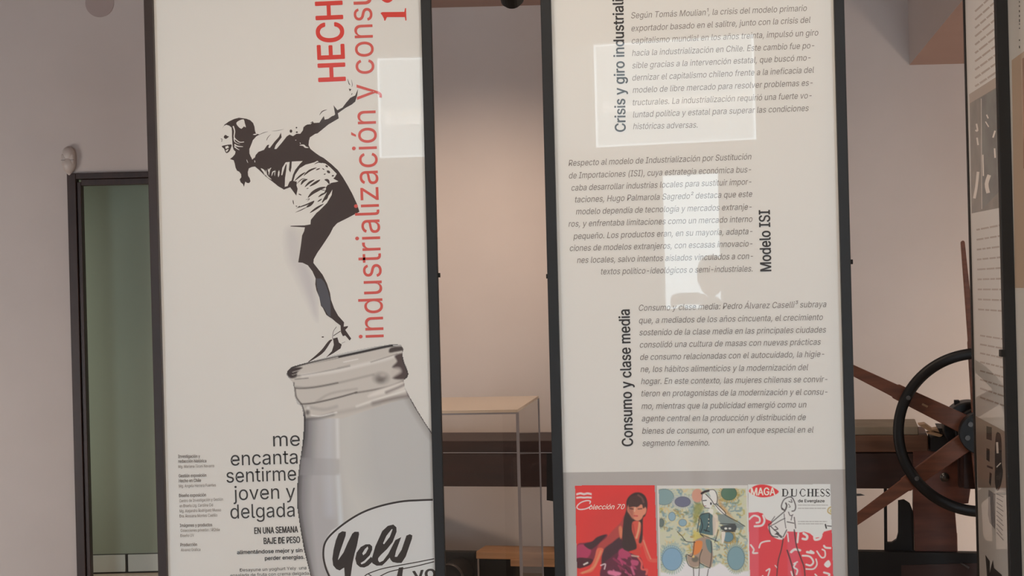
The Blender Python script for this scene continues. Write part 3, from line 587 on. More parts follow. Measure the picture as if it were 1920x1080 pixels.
para('top grey italic paragraph', [
 ('Según Tomás Moulian¹, la crisis del modelo primario', (1183.5, 34.5), (1513, 20.5)), ('exportador basado en el salitre, junto con la crisis del', (1184, 58.8), (1520, 42.5)),
 ('capitalismo mundial en los años treinta, impulsó un giro', (1184.6, 82), (1534.5, 66.5)), ('hacia la industrialización en Chile. Este cambio fue po-', (1185.2, 105), (1527, 90.5)),
 ('sible gracias a la intervención estatal, que buscó mo-', (1185.6, 128.3), (1520, 113.3)), ('dernizar el capitalismo chileno frente a la ineficacia del', (1185.8, 151.3), (1526.5, 136.3)),
 ('modelo de libre mercado para resolver problemas es-', (1186.4, 174.3), (1524, 160.3)), ('tructurales. La industrialización requirió una fuerte vo-', (1186.6, 197.7), (1522, 184.3)),
 ('luntad política y estatal para superar las condiciones', (1187, 220.3), (1516.5, 208)), ('históricas adversas.', (1187.2, 242.4), (1308, 239.4))])
para('middle grey italic paragraph, right-aligned', [
 ('Respecto al modelo de Industrialización por Sustitución', (1066, 311.3), (1409, 299)), ('de Importaciones (ISI), cuya estrategia económica bus-', (1067, 334.8), (1408.5, 323)),
 ('caba desarrollar industrias locales para sustituir impor-', (1071.5, 357.6), (1409, 346)), ('taciones, Hugo Palmarola Sagredo² destaca que este', (1078.4, 379.6), (1410.6, 369)),
 ('modelo dependía de tecnología y mercados extranje-', (1080, 402.2), (1409.5, 393)), ('ros, y enfrentaba limitaciones como un mercado interno', (1066, 425.3), (1411, 416)),
 ('pequeño. Los productos eran, en su mayoría, adapta-', (1075, 448.3), (1411, 438.8)), ('ciones de modelos extranjeros, con escasas innovacio-', (1068.5, 470.8), (1411, 462)),
 ('nes locales, salvo intentos aislados vinculados a con-', (1082, 493.3), (1412, 485.3)), ('textos político-ideológicos o semi-industriales.', (1127, 514.6), (1411, 509))])
para('lower grey italic paragraph', [
 ('Consumo y clase media: Pedro Álvarez Caselli³ subraya', (1198, 582.8), (1549.5, 575.6)), ('que, a mediados de los años cincuenta, el crecimiento', (1198.2, 606.3), (1543, 600)),
 ('sostenido de la clase media en las principales ciudades', (1199, 628.8), (1549, 623.4)), ('consolidó una cultura de masas con nuevas prácticas', (1199.7, 651.8), (1539, 646.3)),
 ('de consumo relacionadas con el autocuidado, la higie-', (1200.3, 675), (1545.6, 669)), ('ne, los hábitos alimenticios y la modernización del', (1201, 697.7), (1515.5, 694)),
 ('hogar. En este contexto, las mujeres chilenas se convir-', (1202, 720.4), (1551.5, 716.3)), ('tieron en protagonistas de la modernización y el consu-', (1202.8, 743.2), (1551.5, 740)),
 ('mo, mientras que la publicidad emergió como un', (1202.8, 766.8), (1512, 764)), ('agente central en la producción y distribución de', (1203.4, 790), (1511, 787.6)),
 ('bienes de consumo, con un enfoque especial en el', (1203.8, 813.2), (1525.5, 811)), ('segmento femenino.', (1204.7, 836.4), (1330, 835.4))])
a = Art(PB, 'heading_lettering', M['inksoft'], 'bold vertical headings beside paragraphs')
text(a, 'Crisis y giro industriali', (1173, 246.5), (1168.5, -1), 27, .02); text(a, 'zador', (1168.4, -4), (1167, -62), 27, .02)
text(a, 'Modelo ISI', (1446, 508), (1443.2, 394), 28, .02); text(a, 'Consumo y clase media', (1186.8, 836), (1180.4, 580.5), 28, .02)
a.done()

# magazine covers, printed side by side
C1 = Canvas(1078, 909, 1242, 1112, .8, (1070, 900, 6.0), (212, 52, 48))
C1.poly([(300, 300), (600, 200), (640, 700), (200, 800)], (196, 54, 50), 30, .7)
C1.poly([(70, 740), (160, 705), (250, 690), (330, 632), (410, 610), (400, 660), (330, 720), (300, 800), (260, 900), (180, 960), (75, 980)], (120, 38, 56), 2)
C1.poly([(75, 740), (180, 735), (230, 800), (180, 880), (75, 890)], (168, 52, 84), 3)
C1.poly([(150, 720), (240, 690), (300, 640), (400, 615), (350, 680), (290, 740), (230, 780), (180, 760)], (64, 34, 40), 2)
C1.poly([(70, 880), (200, 880), (250, 900), (210, 960), (75, 990)], (70, 26, 36), 2)
C1.poly([(600, 400), (560, 480), (480, 560), (400, 650), (320, 720), (300, 790), (360, 830), (480, 740), (590, 640), (620, 480)], (168, 62, 58), 3)
C1.poly([(360, 800), (470, 700), (560, 640), (600, 720), (660, 800), (560, 900), (480, 1000), (420, 1060), (350, 1000)], (66, 36, 44), 3)
C1.poly([(400, 1200), (330, 1050), (380, 930), (440, 880), (560, 800), (700, 830), (790, 880), (820, 980), (870, 1080), (880, 1200)], (92, 32, 52), 2)
for _ in range(26):
    x, y = rng.uniform(440, 720), rng.uniform(820, 1060); C1.stroke([(x, y), (x + rng.uniform(20, 80), y + rng.uniform(20, 90))], rng.uniform(8, 26), [(176, 62, 100), (196, 92, 124), (70, 26, 44), (140, 44, 76)][rng.integers(4)], 2, .8)
C1.poly([(540, 800), (600, 770), (680, 850), (560, 880)], (170, 60, 92), 3).poly([(680, 900), (760, 910), (750, 960), (690, 950)], (178, 70, 104), 2).poly([(430, 1020), (560, 1040), (540, 1075), (430, 1060)], (206, 110, 140), 3)
C1.stroke([(760, 870), (800, 930), (800, 1000), (860, 1010), (850, 1060)], 22, (206, 84, 76), 2).stroke([(690, 850), (760, 860)], 18, (230, 170, 150), 2, .7)
C1.poly([(300, 770), (370, 780), (320, 900), (280, 980), (230, 1035), (120, 1055), (110, 1040), (200, 1005), (240, 950), (270, 870)], (222, 98, 74), 2).stroke([(340, 800), (300, 900), (250, 990), (130, 1045)], 16, (240, 140, 100), 3, .8)
C1.stroke([(150, 950), (190, 930)], 16, (230, 190, 180), 2).stroke([(340, 960), (390, 945), (380, 1000)], 12, (220, 180, 180), 2)
C1.poly([(540, 540), (570, 520), (590, 600), (560, 660)], (232, 120, 84), 3, .8)
C1.poly([(690, 440), (800, 440), (810, 520), (800, 620), (830, 700), (740, 790), (700, 700), (680, 560)], (200, 78, 62), 2).stroke([(775, 480), (765, 560), (740, 650)], 18, (240, 160, 120), 3, .9).stroke([(700, 500), (720, 620)], 14, (150, 52, 46), 3, .7).poly([(700, 740), (760, 720), (790, 830), (700, 830)], (196, 62, 52), 3)
C1.stroke([(800, 640), (840, 760), (885, 890), (965, 905)], 44, (216, 80, 66), 2).stroke([(820, 680), (860, 790), (900, 885)], 12, (240, 140, 112), 2, .8)
C1.poly([(600, 420), (625, 330), (625, 250), (650, 190), (710, 145), (780, 140), (835, 175), (862, 240), (862, 320), (840, 400), (815, 430), (812, 520), (810, 640), (795, 705), (765, 695), (790, 560), (780, 470), (700, 470), (690, 560), (715, 640), (740, 720), (740, 770), (700, 790), (640, 800), (585, 760), (580, 620), (590, 500)], (58, 38, 36), 2)
C1.poly([(638, 340), (655, 275), (720, 265), (800, 275), (838, 300), (852, 330), (842, 375), (815, 400), (795, 438), (750, 458), (700, 432), (665, 385)], (206, 128, 100), 2).poly([(640, 340), (655, 280), (700, 270), (705, 430), (665, 385)], (158, 86, 70), 5, .8)
C1.poly([(650, 300), (665, 200), (760, 165), (835, 220), (845, 290), (815, 320), (800, 270), (760, 300), (735, 305), (700, 300)], (70, 44, 40), 2).stroke([(760, 170), (800, 200), (820, 250)], 14, (128, 84, 74), 3, .7)
C1.stroke([(665, 320), (700, 325)], 12, (60, 36, 34), 2).stroke([(760, 325), (800, 322)], 12, (70, 40, 36), 2).stroke([(725, 310), (718, 350)], 12, (236, 170, 140), 2, .8).stroke([(715, 402), (750, 404)], 14, (180, 60, 62), 2)
for y in (150, 162, 190, 200): C1.stroke([(68, y + 4), (110, y - (6 if y < 170 else 0)), (150, y + 2), (190, y - (6 if y < 170 else 0)), (232, y + 2)], 9, (240, 210, 200), 1)
C1.stroke([(215, 262), (222, 238), (180, 232), (120, 250), (78, 285), (72, 312), (100, 330), (160, 326), (210, 306), (232, 284)], 11, (246, 232, 222), 1)
C1.clip([(50, 62), (945, 58), (985, 1260), (78, 1260)])
c1 = C1.build(PB, 'magazine_cover_print', 'red magazine cover with long-haired woman in dark dress')
a = Art(PB, 'cover_lettering', M['white'], parent=c1); text(a, 'olección 70', (1070 + 208 / 6, 900 + 330 / 6), (1070 + 610 / 6, 900 + 326 / 6), 12.5, .012, .35); a.done()

C2 = Canvas(1234, 912, 1404, 1112, .8, (1230, 900, 6.0), (190, 184, 158))
pal = [(126, 146, 146), (150, 164, 160), (176, 160, 96), (198, 176, 130), (168, 178, 166), (112, 136, 140), (190, 186, 150), (158, 134, 82), (140, 156, 150), (120, 132, 112)]
for _ in range(420):
    x, y = rng.uniform(30, 1010), rng.uniform(90, 980); L_ = rng.uniform(25, 80); th = rng.uniform(0, 3.14)
    C2.stroke([(x, y), (x + L_ * .5 * math.cos(th) + 8, y + L_ * .5 * math.sin(th)), (x + L_ * math.cos(th + .5), y + L_ * math.sin(th + .5))], rng.uniform(8, 26), pal[rng.integers(len(pal))], 2, .8, 2)
def flower(cx, cy, rx, ry, c_in, c_pet, n=26, hatch=None):
    for i in range(n):
        t = 2 * math.pi * i / n; C2.stroke([(cx + rx * math.cos(t), cy + ry * math.sin(t)), (cx + rx * 1.32 * math.cos(t + .1), cy + ry * 1.32 * math.sin(t + .1))], 13, c_pet, 1.5, .9, 0)
    C2.ell((cx, cy), rx, ry, c_in, 1.5)
    C2.stroke([(cx + rx * math.cos(t), cy + ry * math.sin(t)) for t in np.linspace(0, 6.2, 20)], 6, tuple(int(v * .7) for v in c_in), 1.2, .8, 0, closed=True)
flower(90, 190, 110, 90, (132, 150, 146), (168, 172, 160)); flower(300, 245, 88, 58, (112, 110, 124), (170, 168, 164))
flower(820, 150, 88, 78, (92, 116, 94), (184, 154, 86)); flower(180, 870, 120, 135, (128, 154, 170), (168, 170, 150)); flower(900, 870, 100, 140, (122, 146, 148), (176, 146, 82)); flower(810, 640, 60, 55, (106, 132, 136), (150, 126, 70))
flower(180, 410, 40, 50, (140, 160, 166), (196, 182, 140), 14); flower(300, 480, 45, 40, (136, 158, 164), (202, 180, 130), 14); flower(60, 480, 30, 45, (108, 116, 108), (150, 150, 130), 12)
C2.ell((465, 175), 62, 78, (196, 146, 124), 2); C2.poly([(430, 280), (540, 290), (480, 420), (430, 520)], (146, 140, 74), 6, .8).poly([(420, 560), (520, 640), (440, 700)], (196, 176, 90), 5, .8)
C2.poly([(690, 180), (740, 260), (820, 360), (880, 450), (800, 400), (720, 330)], (186, 142, 84), 5, .7)
C2.poly([(0, 1260), (0, 1030), (190, 1050), (320, 900), (420, 1000), (640, 980), (720, 930), (880, 1040), (1060, 1020), (1060, 1260)], (212, 212, 210), 3, 1, 0)
flower(180, 890, 112, 128, (130, 156, 170), (160, 172, 160), 34); flower(900, 880, 96, 132, (124, 148, 150), (160, 168, 150), 34)
# figure: head, scarf, green jacket, skirt, bag, ink lines
C2.poly([(520, 160), (590, 180), (640, 240), (610, 320), (560, 310), (540, 290), (520, 240)], (226, 208, 190), 1.5)
C2.poly([(590, 110), (660, 110), (685, 180), (680, 260), (640, 270), (610, 170)], (222, 206, 190), 1.5).poly([(660, 270), (720, 310), (780, 380), (760, 395), (690, 340)], (222, 206, 190), 1.5)
C2.stroke([(515, 150), (550, 130), (590, 120)], 26, (60, 44, 44), 1.5).stroke([(560, 160), (620, 220), (650, 270)], 9, (40, 34, 36), 1)
C2.stroke([(530, 232), (565, 228)], 11, (40, 34, 36), 1).stroke([(522, 165), (518, 230), (535, 285), (560, 312), (600, 318)], 7, (70, 56, 54), 1).stroke([(592, 112), (655, 112), (688, 180), (682, 260), (650, 270)], 8, (60, 50, 50), 1).stroke([(680, 270), (770, 350), (782, 385)], 8, (60, 50, 50), 1).stroke([(600, 330), (598, 380)], 7, (60, 50, 50), 1).stroke([(545, 290), (562, 292)], 7, (150, 60, 60), 1)
C2.ell((618, 265), 10, 16, (50, 44, 46), 1)
C2.poly([(590, 330), (640, 330), (640, 380), (600, 400)], (222, 204, 186), 1.5)
C2.poly([(500, 390), (590, 370), (640, 400), (670, 460), (660, 600), (620, 620), (520, 600), (480, 580), (500, 480)], (84, 106, 104), 1.5)
C2.poly([(640, 400), (690, 400), (700, 520), (650, 640), (640, 560)], (206, 186, 166), 2, .8).poly([(700, 400), (780, 390), (900, 470), (990, 520), (900, 540), (740, 500)], (128, 134, 126), 2)
C2.poly([(730, 520), (890, 500), (890, 575), (760, 570)], (76, 78, 76), 1.5).ell((785, 545), 16, 12, (214, 204, 186), 1).ell((830, 545), 16, 10, (190, 186, 176), 1).poly([(740, 580), (780, 590), (760, 700), (740, 700)], (212, 196, 180), 1.5)
C2.poly([(430, 690), (540, 640), (620, 680), (640, 860), (620, 980), (560, 960), (500, 930), (480, 970), (390, 970), (350, 860), (420, 800)], (160, 136, 118), 2)
C2.poly([(430, 700), (520, 690), (500, 800), (420, 840)], (204, 128, 70), 2).poly([(560, 670), (625, 690), (630, 820), (580, 780)], (104, 124, 120), 2).ell((440, 890), 40, 34, (112, 104, 92), 3).ell((420, 860), 14, 14, (226, 176, 120), 2)
for q in ([(590, 370), (500, 395), (480, 480), (465, 580)], [(500, 430), (525, 520), (500, 600), (540, 640)], [(500, 610), (580, 640), (690, 690)], [(600, 370), (595, 470), (560, 580)], [(660, 270), (720, 340), (790, 400), (920, 470), (1000, 520)], [(720, 490), (890, 495)], [(740, 575), (890, 580)], [(700, 560), (680, 640), (660, 700)], [(620, 690), (625, 850), (605, 990)], [(430, 690), (420, 800), (400, 860), (340, 840), (370, 960), (480, 985), (490, 870), (520, 780)], [(490, 930), (540, 960), (605, 990)], [(420, 990), (435, 1260)], [(488, 985), (470, 1260)], [(590, 1000), (545, 1260)], [(300, 640), (340, 690), (440, 700)], [(240, 580), (300, 640)]):
    C2.stroke(q, 9, (54, 48, 48), 1, .9)
for y in (440, 480, 520): C2.ell((592, y), 6, 6, (210, 196, 170), 1)
C2.stroke([(540, 560), (600, 580)], 10, (36, 34, 36), 1)
# white edge of the cover
C2.stroke([(36, 90), (1010, 88)], 8, (220, 210, 196), 1, 1, 0)
C2.clip([(30, 88), (1012, 84), (1050, 1260), (60, 1260)])
m_ = Art(PB, 'cover_border', M['paper']).at((1230, 900, 6.0)).poly([(10, 62), (1030, 58), (1064, 1260), (40, 1260)], 0).done()
C2.punch(1.15).build(PB, 'magazine_cover_print', 'flower-patterned magazine cover with woman in green jacket')

C3 = Canvas(1400, 905, 1566, 1112, .8, (1395, 900, 6.0), (206, 200, 194))
RD = (206, 64, 72); RL = (212, 88, 98); WT = (216, 202, 198)
C3.poly([(50, 370), (150, 360), (210, 375), (250, 440), (320, 470), (290, 540), (300, 620), (380, 660), (440, 670), (490, 580), (560, 580), (620, 590), (680, 580), (740, 600), (800, 650), (860, 640), (900, 580), (1000, 555), (1020, 1260), (60, 1260)], RD, 1.2, 1, 0)
C3.poly([(50, 370), (165, 362), (165, 1260), (60, 1260)], RL, 3, .9, 0).poly([(480, 580), (570, 580), (680, 1260), (500, 1260)], (204, 84, 98), 4, .8, 0)
for q, w_ in (([(60, 440), (110, 400), (170, 420), (175, 470), (140, 480)], 20), ([(120, 520), (200, 510), (230, 460), (215, 400)], 22), ([(170, 760), (190, 710), (240, 690), (290, 685)], 16), ([(75, 730), (110, 780), (100, 820), (150, 820)], 18), ([(670, 600), (710, 630), (700, 665), (660, 660)], 26), ([(790, 640), (800, 670), (850, 660), (870, 620)], 26), ([(490, 600), (500, 690)], 14), ([(610, 600), (600, 700)], 22), ([(530, 810), (570, 780), (630, 790)], 26), ([(710, 810), (780, 820), (750, 800)], 26), ([(900, 740), (920, 760), (970, 765)], 22), ([(820, 800), (870, 870), (910, 860), (910, 800), (880, 780)], 16), ([(660, 850), (740, 860), (780, 920), (750, 960), (700, 950)], 20), ([(700, 1000), (780, 1000), (820, 950), (810, 890)], 16), ([(580, 940), (560, 980), (600, 1010), (590, 1060)], 18), ([(600, 920), (560, 940)], 14), ([(250, 1020), (290, 1000), (270, 1080)], 14), ([(210, 1080), (200, 1120)], 20), ([(530, 1030), (550, 1090)], 16), ([(350, 960), (370, 985)], 10), ([(900, 1040), (960, 1060), (940, 1100)], 22), ([(800, 1060), (830, 1100), (800, 1140)], 16)):
    C3.stroke(q, w_, WT, 1.2, .95)
C3.poly([(900, 950), (950, 900), (975, 950), (940, 985)], WT, 1.2)
C3.poly([(55, 130), (100, 75), (180, 50), (270, 58), (340, 90), (392, 132), (330, 175), (230, 195), (140, 182)], (214, 62, 62), 1.2)
C3.poly([(270, 520), (340, 490), (440, 450), (480, 540), (470, 620), (420, 670), (330, 640), (290, 580)], (208, 198, 192), 1.5)
C3.poly([(460, 350), (520, 370), (580, 400), (590, 560), (480, 560), (450, 440)], (210, 200, 194), 1.5)
for q, w_ in (([(430, 330), (420, 290), (450, 220), (510, 190), (550, 210), (580, 290), (570, 340), (540, 350)], 13), ([(430, 320), (460, 340), (480, 290), (470, 260)], 18), ([(505, 240), (540, 250), (530, 220)], 10), ([(500, 270), (520, 300), (505, 305)], 8), ([(460, 350), (400, 400), (330, 460), (280, 500)], 12), ([(460, 430), (400, 460), (350, 490), (290, 520)], 10), ([(280, 500), (290, 580), (320, 630), (380, 640)], 15), ([(300, 520), (340, 560), (390, 600), (350, 610)], 12), ([(340, 560), (380, 550), (350, 520)], 12), ([(370, 600), (420, 640)], 24), ([(450, 380), (460, 470), (470, 540)], 9), ([(500, 360), (520, 400), (550, 390)], 10), ([(565, 420), (580, 540)], 12), ([(485, 470), (560, 485)], 12), ([(540, 400), (530, 450)], 10), ([(440, 660), (420, 780), (380, 940), (360, 1260)], 13), ([(480, 560), (440, 640)], 12), ([(565, 560), (590, 740), (640, 880), (680, 1010), (690, 1260)], 15), ([(485, 790), (530, 930), (560, 1060), (580, 1260)], 16), ([(310, 460), (345, 410)], 9)):
    C3.stroke(q, w_, (66, 54, 56), 1.1, .9)
for y, x0, x1 in ((282, 610, 940), (318, 610, 925), (466, 610, 930), (492, 610, 890)):
    x = x0
    while x < x1: l = rng.uniform(12, 50); C3.stroke([(x, y), (min(x + l, x1), y)], 8, (128, 118, 116), 1, .7, 0); x += l + 12
C3.stroke([(915, 500), (925, 540)], 16, (46, 40, 42), 1).stroke([(935, 515), (985, 520)], 10, (60, 52, 54), 1).stroke([(985, 300), (950, 320), (945, 360), (985, 385)], 14, (178, 152, 96), 1.2).ell((975, 345), 14, 22, (190, 176, 130), 1)
C3.clip([(45, 52), (970, 46), (1008, 1260), (72, 1260)])
c3 = C3.punch(1.1).build(PB, 'magazine_cover_print', 'red and white magazine cover with line-drawn woman')
a = Art(PB, 'cover_lettering', M['white'], parent=c3); text(a, 'MAGA', (1395 + 80 / 6, 900 + 172 / 6), (1395 + 350 / 6, 900 + 168 / 6), 19, .03); a.done()
a = Art(PB, 'cover_lettering', M['inksoft'], parent=c3)
text(a, 'de Everglaze', (1395 + 608 / 6, 900 + 250 / 6), (1395 + 905 / 6, 900 + 250 / 6), 7.5, .04)
# condensed serif capitals, drawn with thick and thin strokes
a.at((1395, 900, 6.0)); Y0, Y1 = 184, 100
def stem(x, w_): a.poly([(x, Y1), (x + w_, Y1), (x + w_, Y0), (x, Y0)]); a.poly([(x - 8, Y1 - 1), (x + w_ + 8, Y1 - 1), (x + w_ + 8, Y1 + 5), (x - 8, Y1 + 5)]); a.poly([(x - 8, Y0 - 5), (x + w_ + 8, Y0 - 5), (x + w_ + 8, Y0 + 1), (x - 8, Y0 + 1)])
stem(432, 18); a.stroke([(450, 103), (478, 108), (494, 142), (478, 176), (450, 181)], 9, 4); a.stroke([(484, 122), (491, 142), (484, 162)], 16, 4, 'b')
stem(530, 18); a.stroke([(539, 150), (548, 178), (572, 182), (588, 168), (590, 100)], 8, 4)
a.stroke([(690, 122), (672, 103), (648, 106), (632, 142), (648, 178), (672, 181), (692, 164)], 8, 4); a.stroke([(640, 118), (632, 142), (640, 166)], 17, 4, 'b')
stem(716, 17); stem(762, 17); a.poly([(733, 139), (762, 139), (762, 145), (733, 145)])
stem(800, 17); a.poly([(817, 100), (846, 100), (846, 106), (817, 106)]); a.poly([(817, 139), (838, 139), (838, 145), (817, 145)]); a.poly([(817, 179), (848, 179), (848, 185), (817, 185)])
for x in (858, 918): a.stroke([(x + 46, 118), (x + 30, 102), (x + 8, 108), (x + 8, 128), (x + 40, 152), (x + 44, 170), (x + 24, 184), (x, 168)], 8, 4); a.stroke([(x + 8, 126), (x + 24, 142), (x + 40, 156)], 18, 4, 'b')
a.v = [(min(x_, 1557), y_) for x_, y_ in a.v]
a.done()

# ---- panels C and D (right, seen nearly edge-on)
YC = R(96.8)
M['inkfaint'] = mat('ink_faint_print', (188, 176, 166), .55, coat=1, coat_ior=1.62)
PC = Panel('exhibition_panel', 1823, 5.8, YC, 'narrow-looking right exhibition panel seen edge-on behind the press wheel, dark photo above text')
build_panel(PC, -.03, 0, .87, .90, 2.75, y0=-.004)
def pcpoly(name, pts, m, label=None):
    a = Art(PC, name, m, label); a.poly(pts); return a.done()
m1 = mat('print_olive_grey', (128, 122, 112), .55, coat=1, coat_ior=1.62, var=.25, scale=9); m2 = mat('print_slate', (104, 108, 104), .55, coat=1, coat_ior=1.62, var=.3, scale=7)
pcpoly('printed_photo_band', [(1817, 177), (1890, 130), (1892, 160), (1818, 194)], mat('print_beige', (178, 164, 150), .55, coat=1, coat_ior=1.62))
pcpoly('printed_photo', [(1818, 194), (1892, 150), (1893, 386), (1822, 400)], m1, 'dark printed photo')
pcpoly('printed_photo_tone', [(1839, 183), (1892, 152), (1892, 340), (1842, 392)], m2)
a = Art(PC, 'photo_marks', M['white'])
for q, w_ in (([(1831, 232), (1833, 245), (1829, 244)], 3), ([(1832, 258), (1834, 272)], 3), ([(1850, 215), (1853, 222)], 2.5), ([(1866, 245), (1862, 258)], 3), ([(1848, 228), (1854, 238)], 2), ([(1865, 278), (1866, 296)], 3), ([(1843, 290), (1844, 330)], 2.5), ([(1834, 322), (1831, 350), (1827, 372)], 5), ([(1855, 328), (1850, 345), (1853, 362)], 7), ([(1840, 185), (1841, 392)], 1)): a.stroke(q, w_, 3)
a.done()
a = Art(PC, 'text_lines', M['inkfaint'], 'blurred grey text lines seen obliquely')
for i in range(10):
    y = 22 + i * 15.6; x = 1828.5
    s_ = -(542 - y) / 562
    while x < 1892: l = rng.uniform(6, 16); a.stroke([(x, y + (x - 1828) * s_), (x + l, y + (x + l - 1828) * s_)], 3.4, 0); x += l + 1.6
for i in range(9):
    y = 431 + i * 18.6; x = 1831 + i * .4; s_ = (y - 542) / 562
    while x < 1894: l = rng.uniform(6, 16); a.stroke([(x, y + (x - 1831) * s_), (x + l, y + (x + l - 1831) * s_)], 3.2, 0); x += l + 1.8
for i in range(8):
    y = 629 + i * 16.5; x = 1838; s_ = (y - 542) / 562
    while x < 1894: l = rng.uniform(6, 14); a.stroke([(x, y + (x - 1838) * s_), (x + l, y + (x + l - 1838) * s_)], 3.0, 0); x += l + 1.8
a.done()['kind'] = 'stuff'
pcpoly('printed_photo_field', [(1828, 779), (1896, 815), (1902, 915), (1834, 914)], mat('print_taupe', (164, 148, 136), .55, coat=1, coat_ior=1.62))
a = Art(PC, 'product_pictures', M['inksoft'], 'small printed product pictures')
a.poly([(1850, 799), (1860, 801), (1860, 826), (1850, 823)]).poly([(1850, 840), (1856, 842), (1856, 866), (1850, 862)]).poly([(1851, 872), (1862, 876), (1862, 880), (1851, 876)]).poly([(1856, 885), (1860, 888), (1858, 912), (1855, 905)])
a.poly([(1868, 814), (1873, 811), (1878, 822), (1879, 870), (1881, 885), (1877, 910), (1870, 920), (1866, 905), (1866, 880), (1866, 840)], 3); a.done()
a = Art(PC, 'light_marks', M['white']); a.stroke([(1870, 829), (1871, 850)], 4, 2).stroke([(1869, 876), (1877, 868)], 2, 2).done()
a = Art(PC, 'grey_product_print', M['inkpale']); a.poly([(1854, 918), (1866, 926), (1866, 992), (1856, 980), (1853, 965)])
for i in range(10): a.stroke([(1869, 926 + i * 8), (1882 - (i % 3), 932 + i * 9)], 1.6, 0)
a.done()
a = Art(PC, 'sketch_print', M['inksoft']); a.poly([(1848, 1040), (1856, 1052), (1856, 1075), (1862, 1050), (1864, 1065), (1879, 1078), (1876, 1092), (1860, 1085), (1852, 1095), (1850, 1065)]); a.done()

PD = Panel('exhibition_panel', 1903, 4.5, YC, 'rightmost exhibition panel at frame edge, only its black post and a cream strip showing')
MB().box(-.03, 0, -.036, .028, 0, 2.75).build('post', M['post'], PD.root, bevel=.002)
MB().box(.87, .90, -.036, .028, 0, 2.75).build('post', M['post'], PD.root, bevel=.002)
MB().box(0, .87, -.022, .028, .06, .10).build('lower_rail', M['post'], PD.root); MB().box(0, .87, -.022, .028, 2.71, 2.75).build('upper_rail', M['post'], PD.root)
for u_ in (0, .87): MB().box(u_ - .05, u_ + .02, -.2, .2, 0, .012).build('foot', M['post'], PD.root)
PD.board = MB().box(0, .87, 0, .012, .10, 2.71).build('print_board', M['paper'], PD.root)
a = Art(PD, 'beige_field', mat('print_beige_warm', (206, 182, 160), .55, coat=1, coat_ior=1.62)); a.poly([(1897, 113), (1990, 45), (1990, 540), (1903, 540)]); a.done()
a = Art(PD, 'brown_picture', mat('print_brown', (170, 120, 92), .55, coat=1, coat_ior=1.62, var=.2)); a.poly([(1917, 110), (1990, 60), (1990, 310), (1919, 316)]); a.done()
a = Art(PD, 'side_lettering', M['inksoft'])
for y_ in (2, 10, 19, 28, 36, 44, 52, 74, 86): a.stroke([(1911.5, y_), (1911.8, y_ + rng.uniform(2, 6))], 1.6, 0)
a.done()['kind'] = 'stuff'
MB().box(-.034, .0, -.046, -.03, PD.uv([(1903, 668)])[0][1], PD.uv([(1903, 655)])[0][1]).build('clamp', M['ironblk'], PD.root)

# ------------------------------------------------------------------ acrylic showcase
A = at_z(970, 768, 1.10)                       # front right top corner
vit = tag(empty('showcase', (A.x, A.y, 0), -YAW2), 'clear acrylic showcase box on white pedestal between left and middle panels', 'showcase')
B_ = at_z(1020, 742, 1.10); dep = (B_ - A).length; W_ = .86
T = .010
MB().box(-W_, 0, 0, dep, 0, .28).build('pedestal', M['pedestal'], vit, bevel=.003)
MB().box(-W_, 0, 0, dep, 1.10 - T, 1.10).build('lid', M['acrylictop'], vit)
for nm, q in (('front_pane', [(-W_, 0), (0, 0)]), ('side_pane', [(0, 0), (0, dep)]), ('back_pane', [(0, dep), (-W_, dep)]), ('side_pane', [(-W_, dep), (-W_, 0)])):
    (xa, ya), (xb, yb) = q; mobj(nm, [(xa, ya, .28), (xb, yb, .28), (xb, yb, 1.10 - T), (xa, ya, 1.10 - T)], [(0, 1, 2, 3)], M['acrylic'], vit)
for x, y, w_ in ((0, 0, .011), (0, dep, .007), (-W_, 0, .011), (-W_, dep, .007)):
    MB().box(x - w_ / 2, x + w_ / 2, y - w_ / 2, y + w_ / 2, .28, 1.10 - T).build('corner_edge', M['acrylicedge'], vit)
MB().box(-W_, 0, -.004, .004, 1.10 - .016, 1.10 - T).build('lid_edge', M['acrylicedge'], vit)

# ------------------------------------------------------------------ lithographic star-wheel press
ZB = .60
pa_, pb_ = at_z(833, 912, ZB), at_z(1600, 916, ZB)
du = (pb_ - pa_).normalized(); rz = math.atan2(du.y, du.x)
press = tag(empty('printing_press', (pb_.x, pb_.y, 0), rz), 'old wooden star-wheel printing press with long dark bed against back wall', 'printing press')
IM = (Matrix.Translation((pb_.x, pb_.y, 0)) @ Matrix.Rotation(rz, 4, 'Z')).inverted(); IR = IM.to_3x3()
def loc(px, py, y=0.0):        # picture point -> press frame, on the plane local y
    r = rays(px, py); d = IR @ Vector(r); o = IM @ CAM; t = (y - o.y) / d.y; return o + d * t
XL, XR = loc(833, 870).x - 1.0, loc(1900, 870).x
zp0, zp1, zp2 = .765, .845, .885
DPT = .46
MB().box(XL, XR, 0, .07, ZB, zp0).build('bed_side_beam', M['wooddark'], press, bevel=.004)
MB().box(XL, XR, DPT - .07, DPT, ZB, zp0).build('bed_side_beam', M['wooddark'], press, bevel=.004)
xs = loc(1740, 820).x; x1_ = loc(1330, 830).x
MB().box(x1_, xs, -.006, DPT, zp0 + .004, zp1).build('carriage_plank', M['woodlight'], press, bevel=.004)
MB().box(XL, x1_ - .004, 0, DPT, zp0 + .004, zp0 + .06).build('bed_rail', M['wooddark'], press, bevel=.004)
MB().box(XL, x1_ - .004, -.0015, 0, zp0 - .0, zp0 + .004).build('bed_gap_strip', M['acrylicedge'], press)
MB().box(x1_ + .06, loc(1722, 800).x, .02, DPT - .03, zp1, zp2).build('printing_stone', M['stone'], press, bevel=.004)
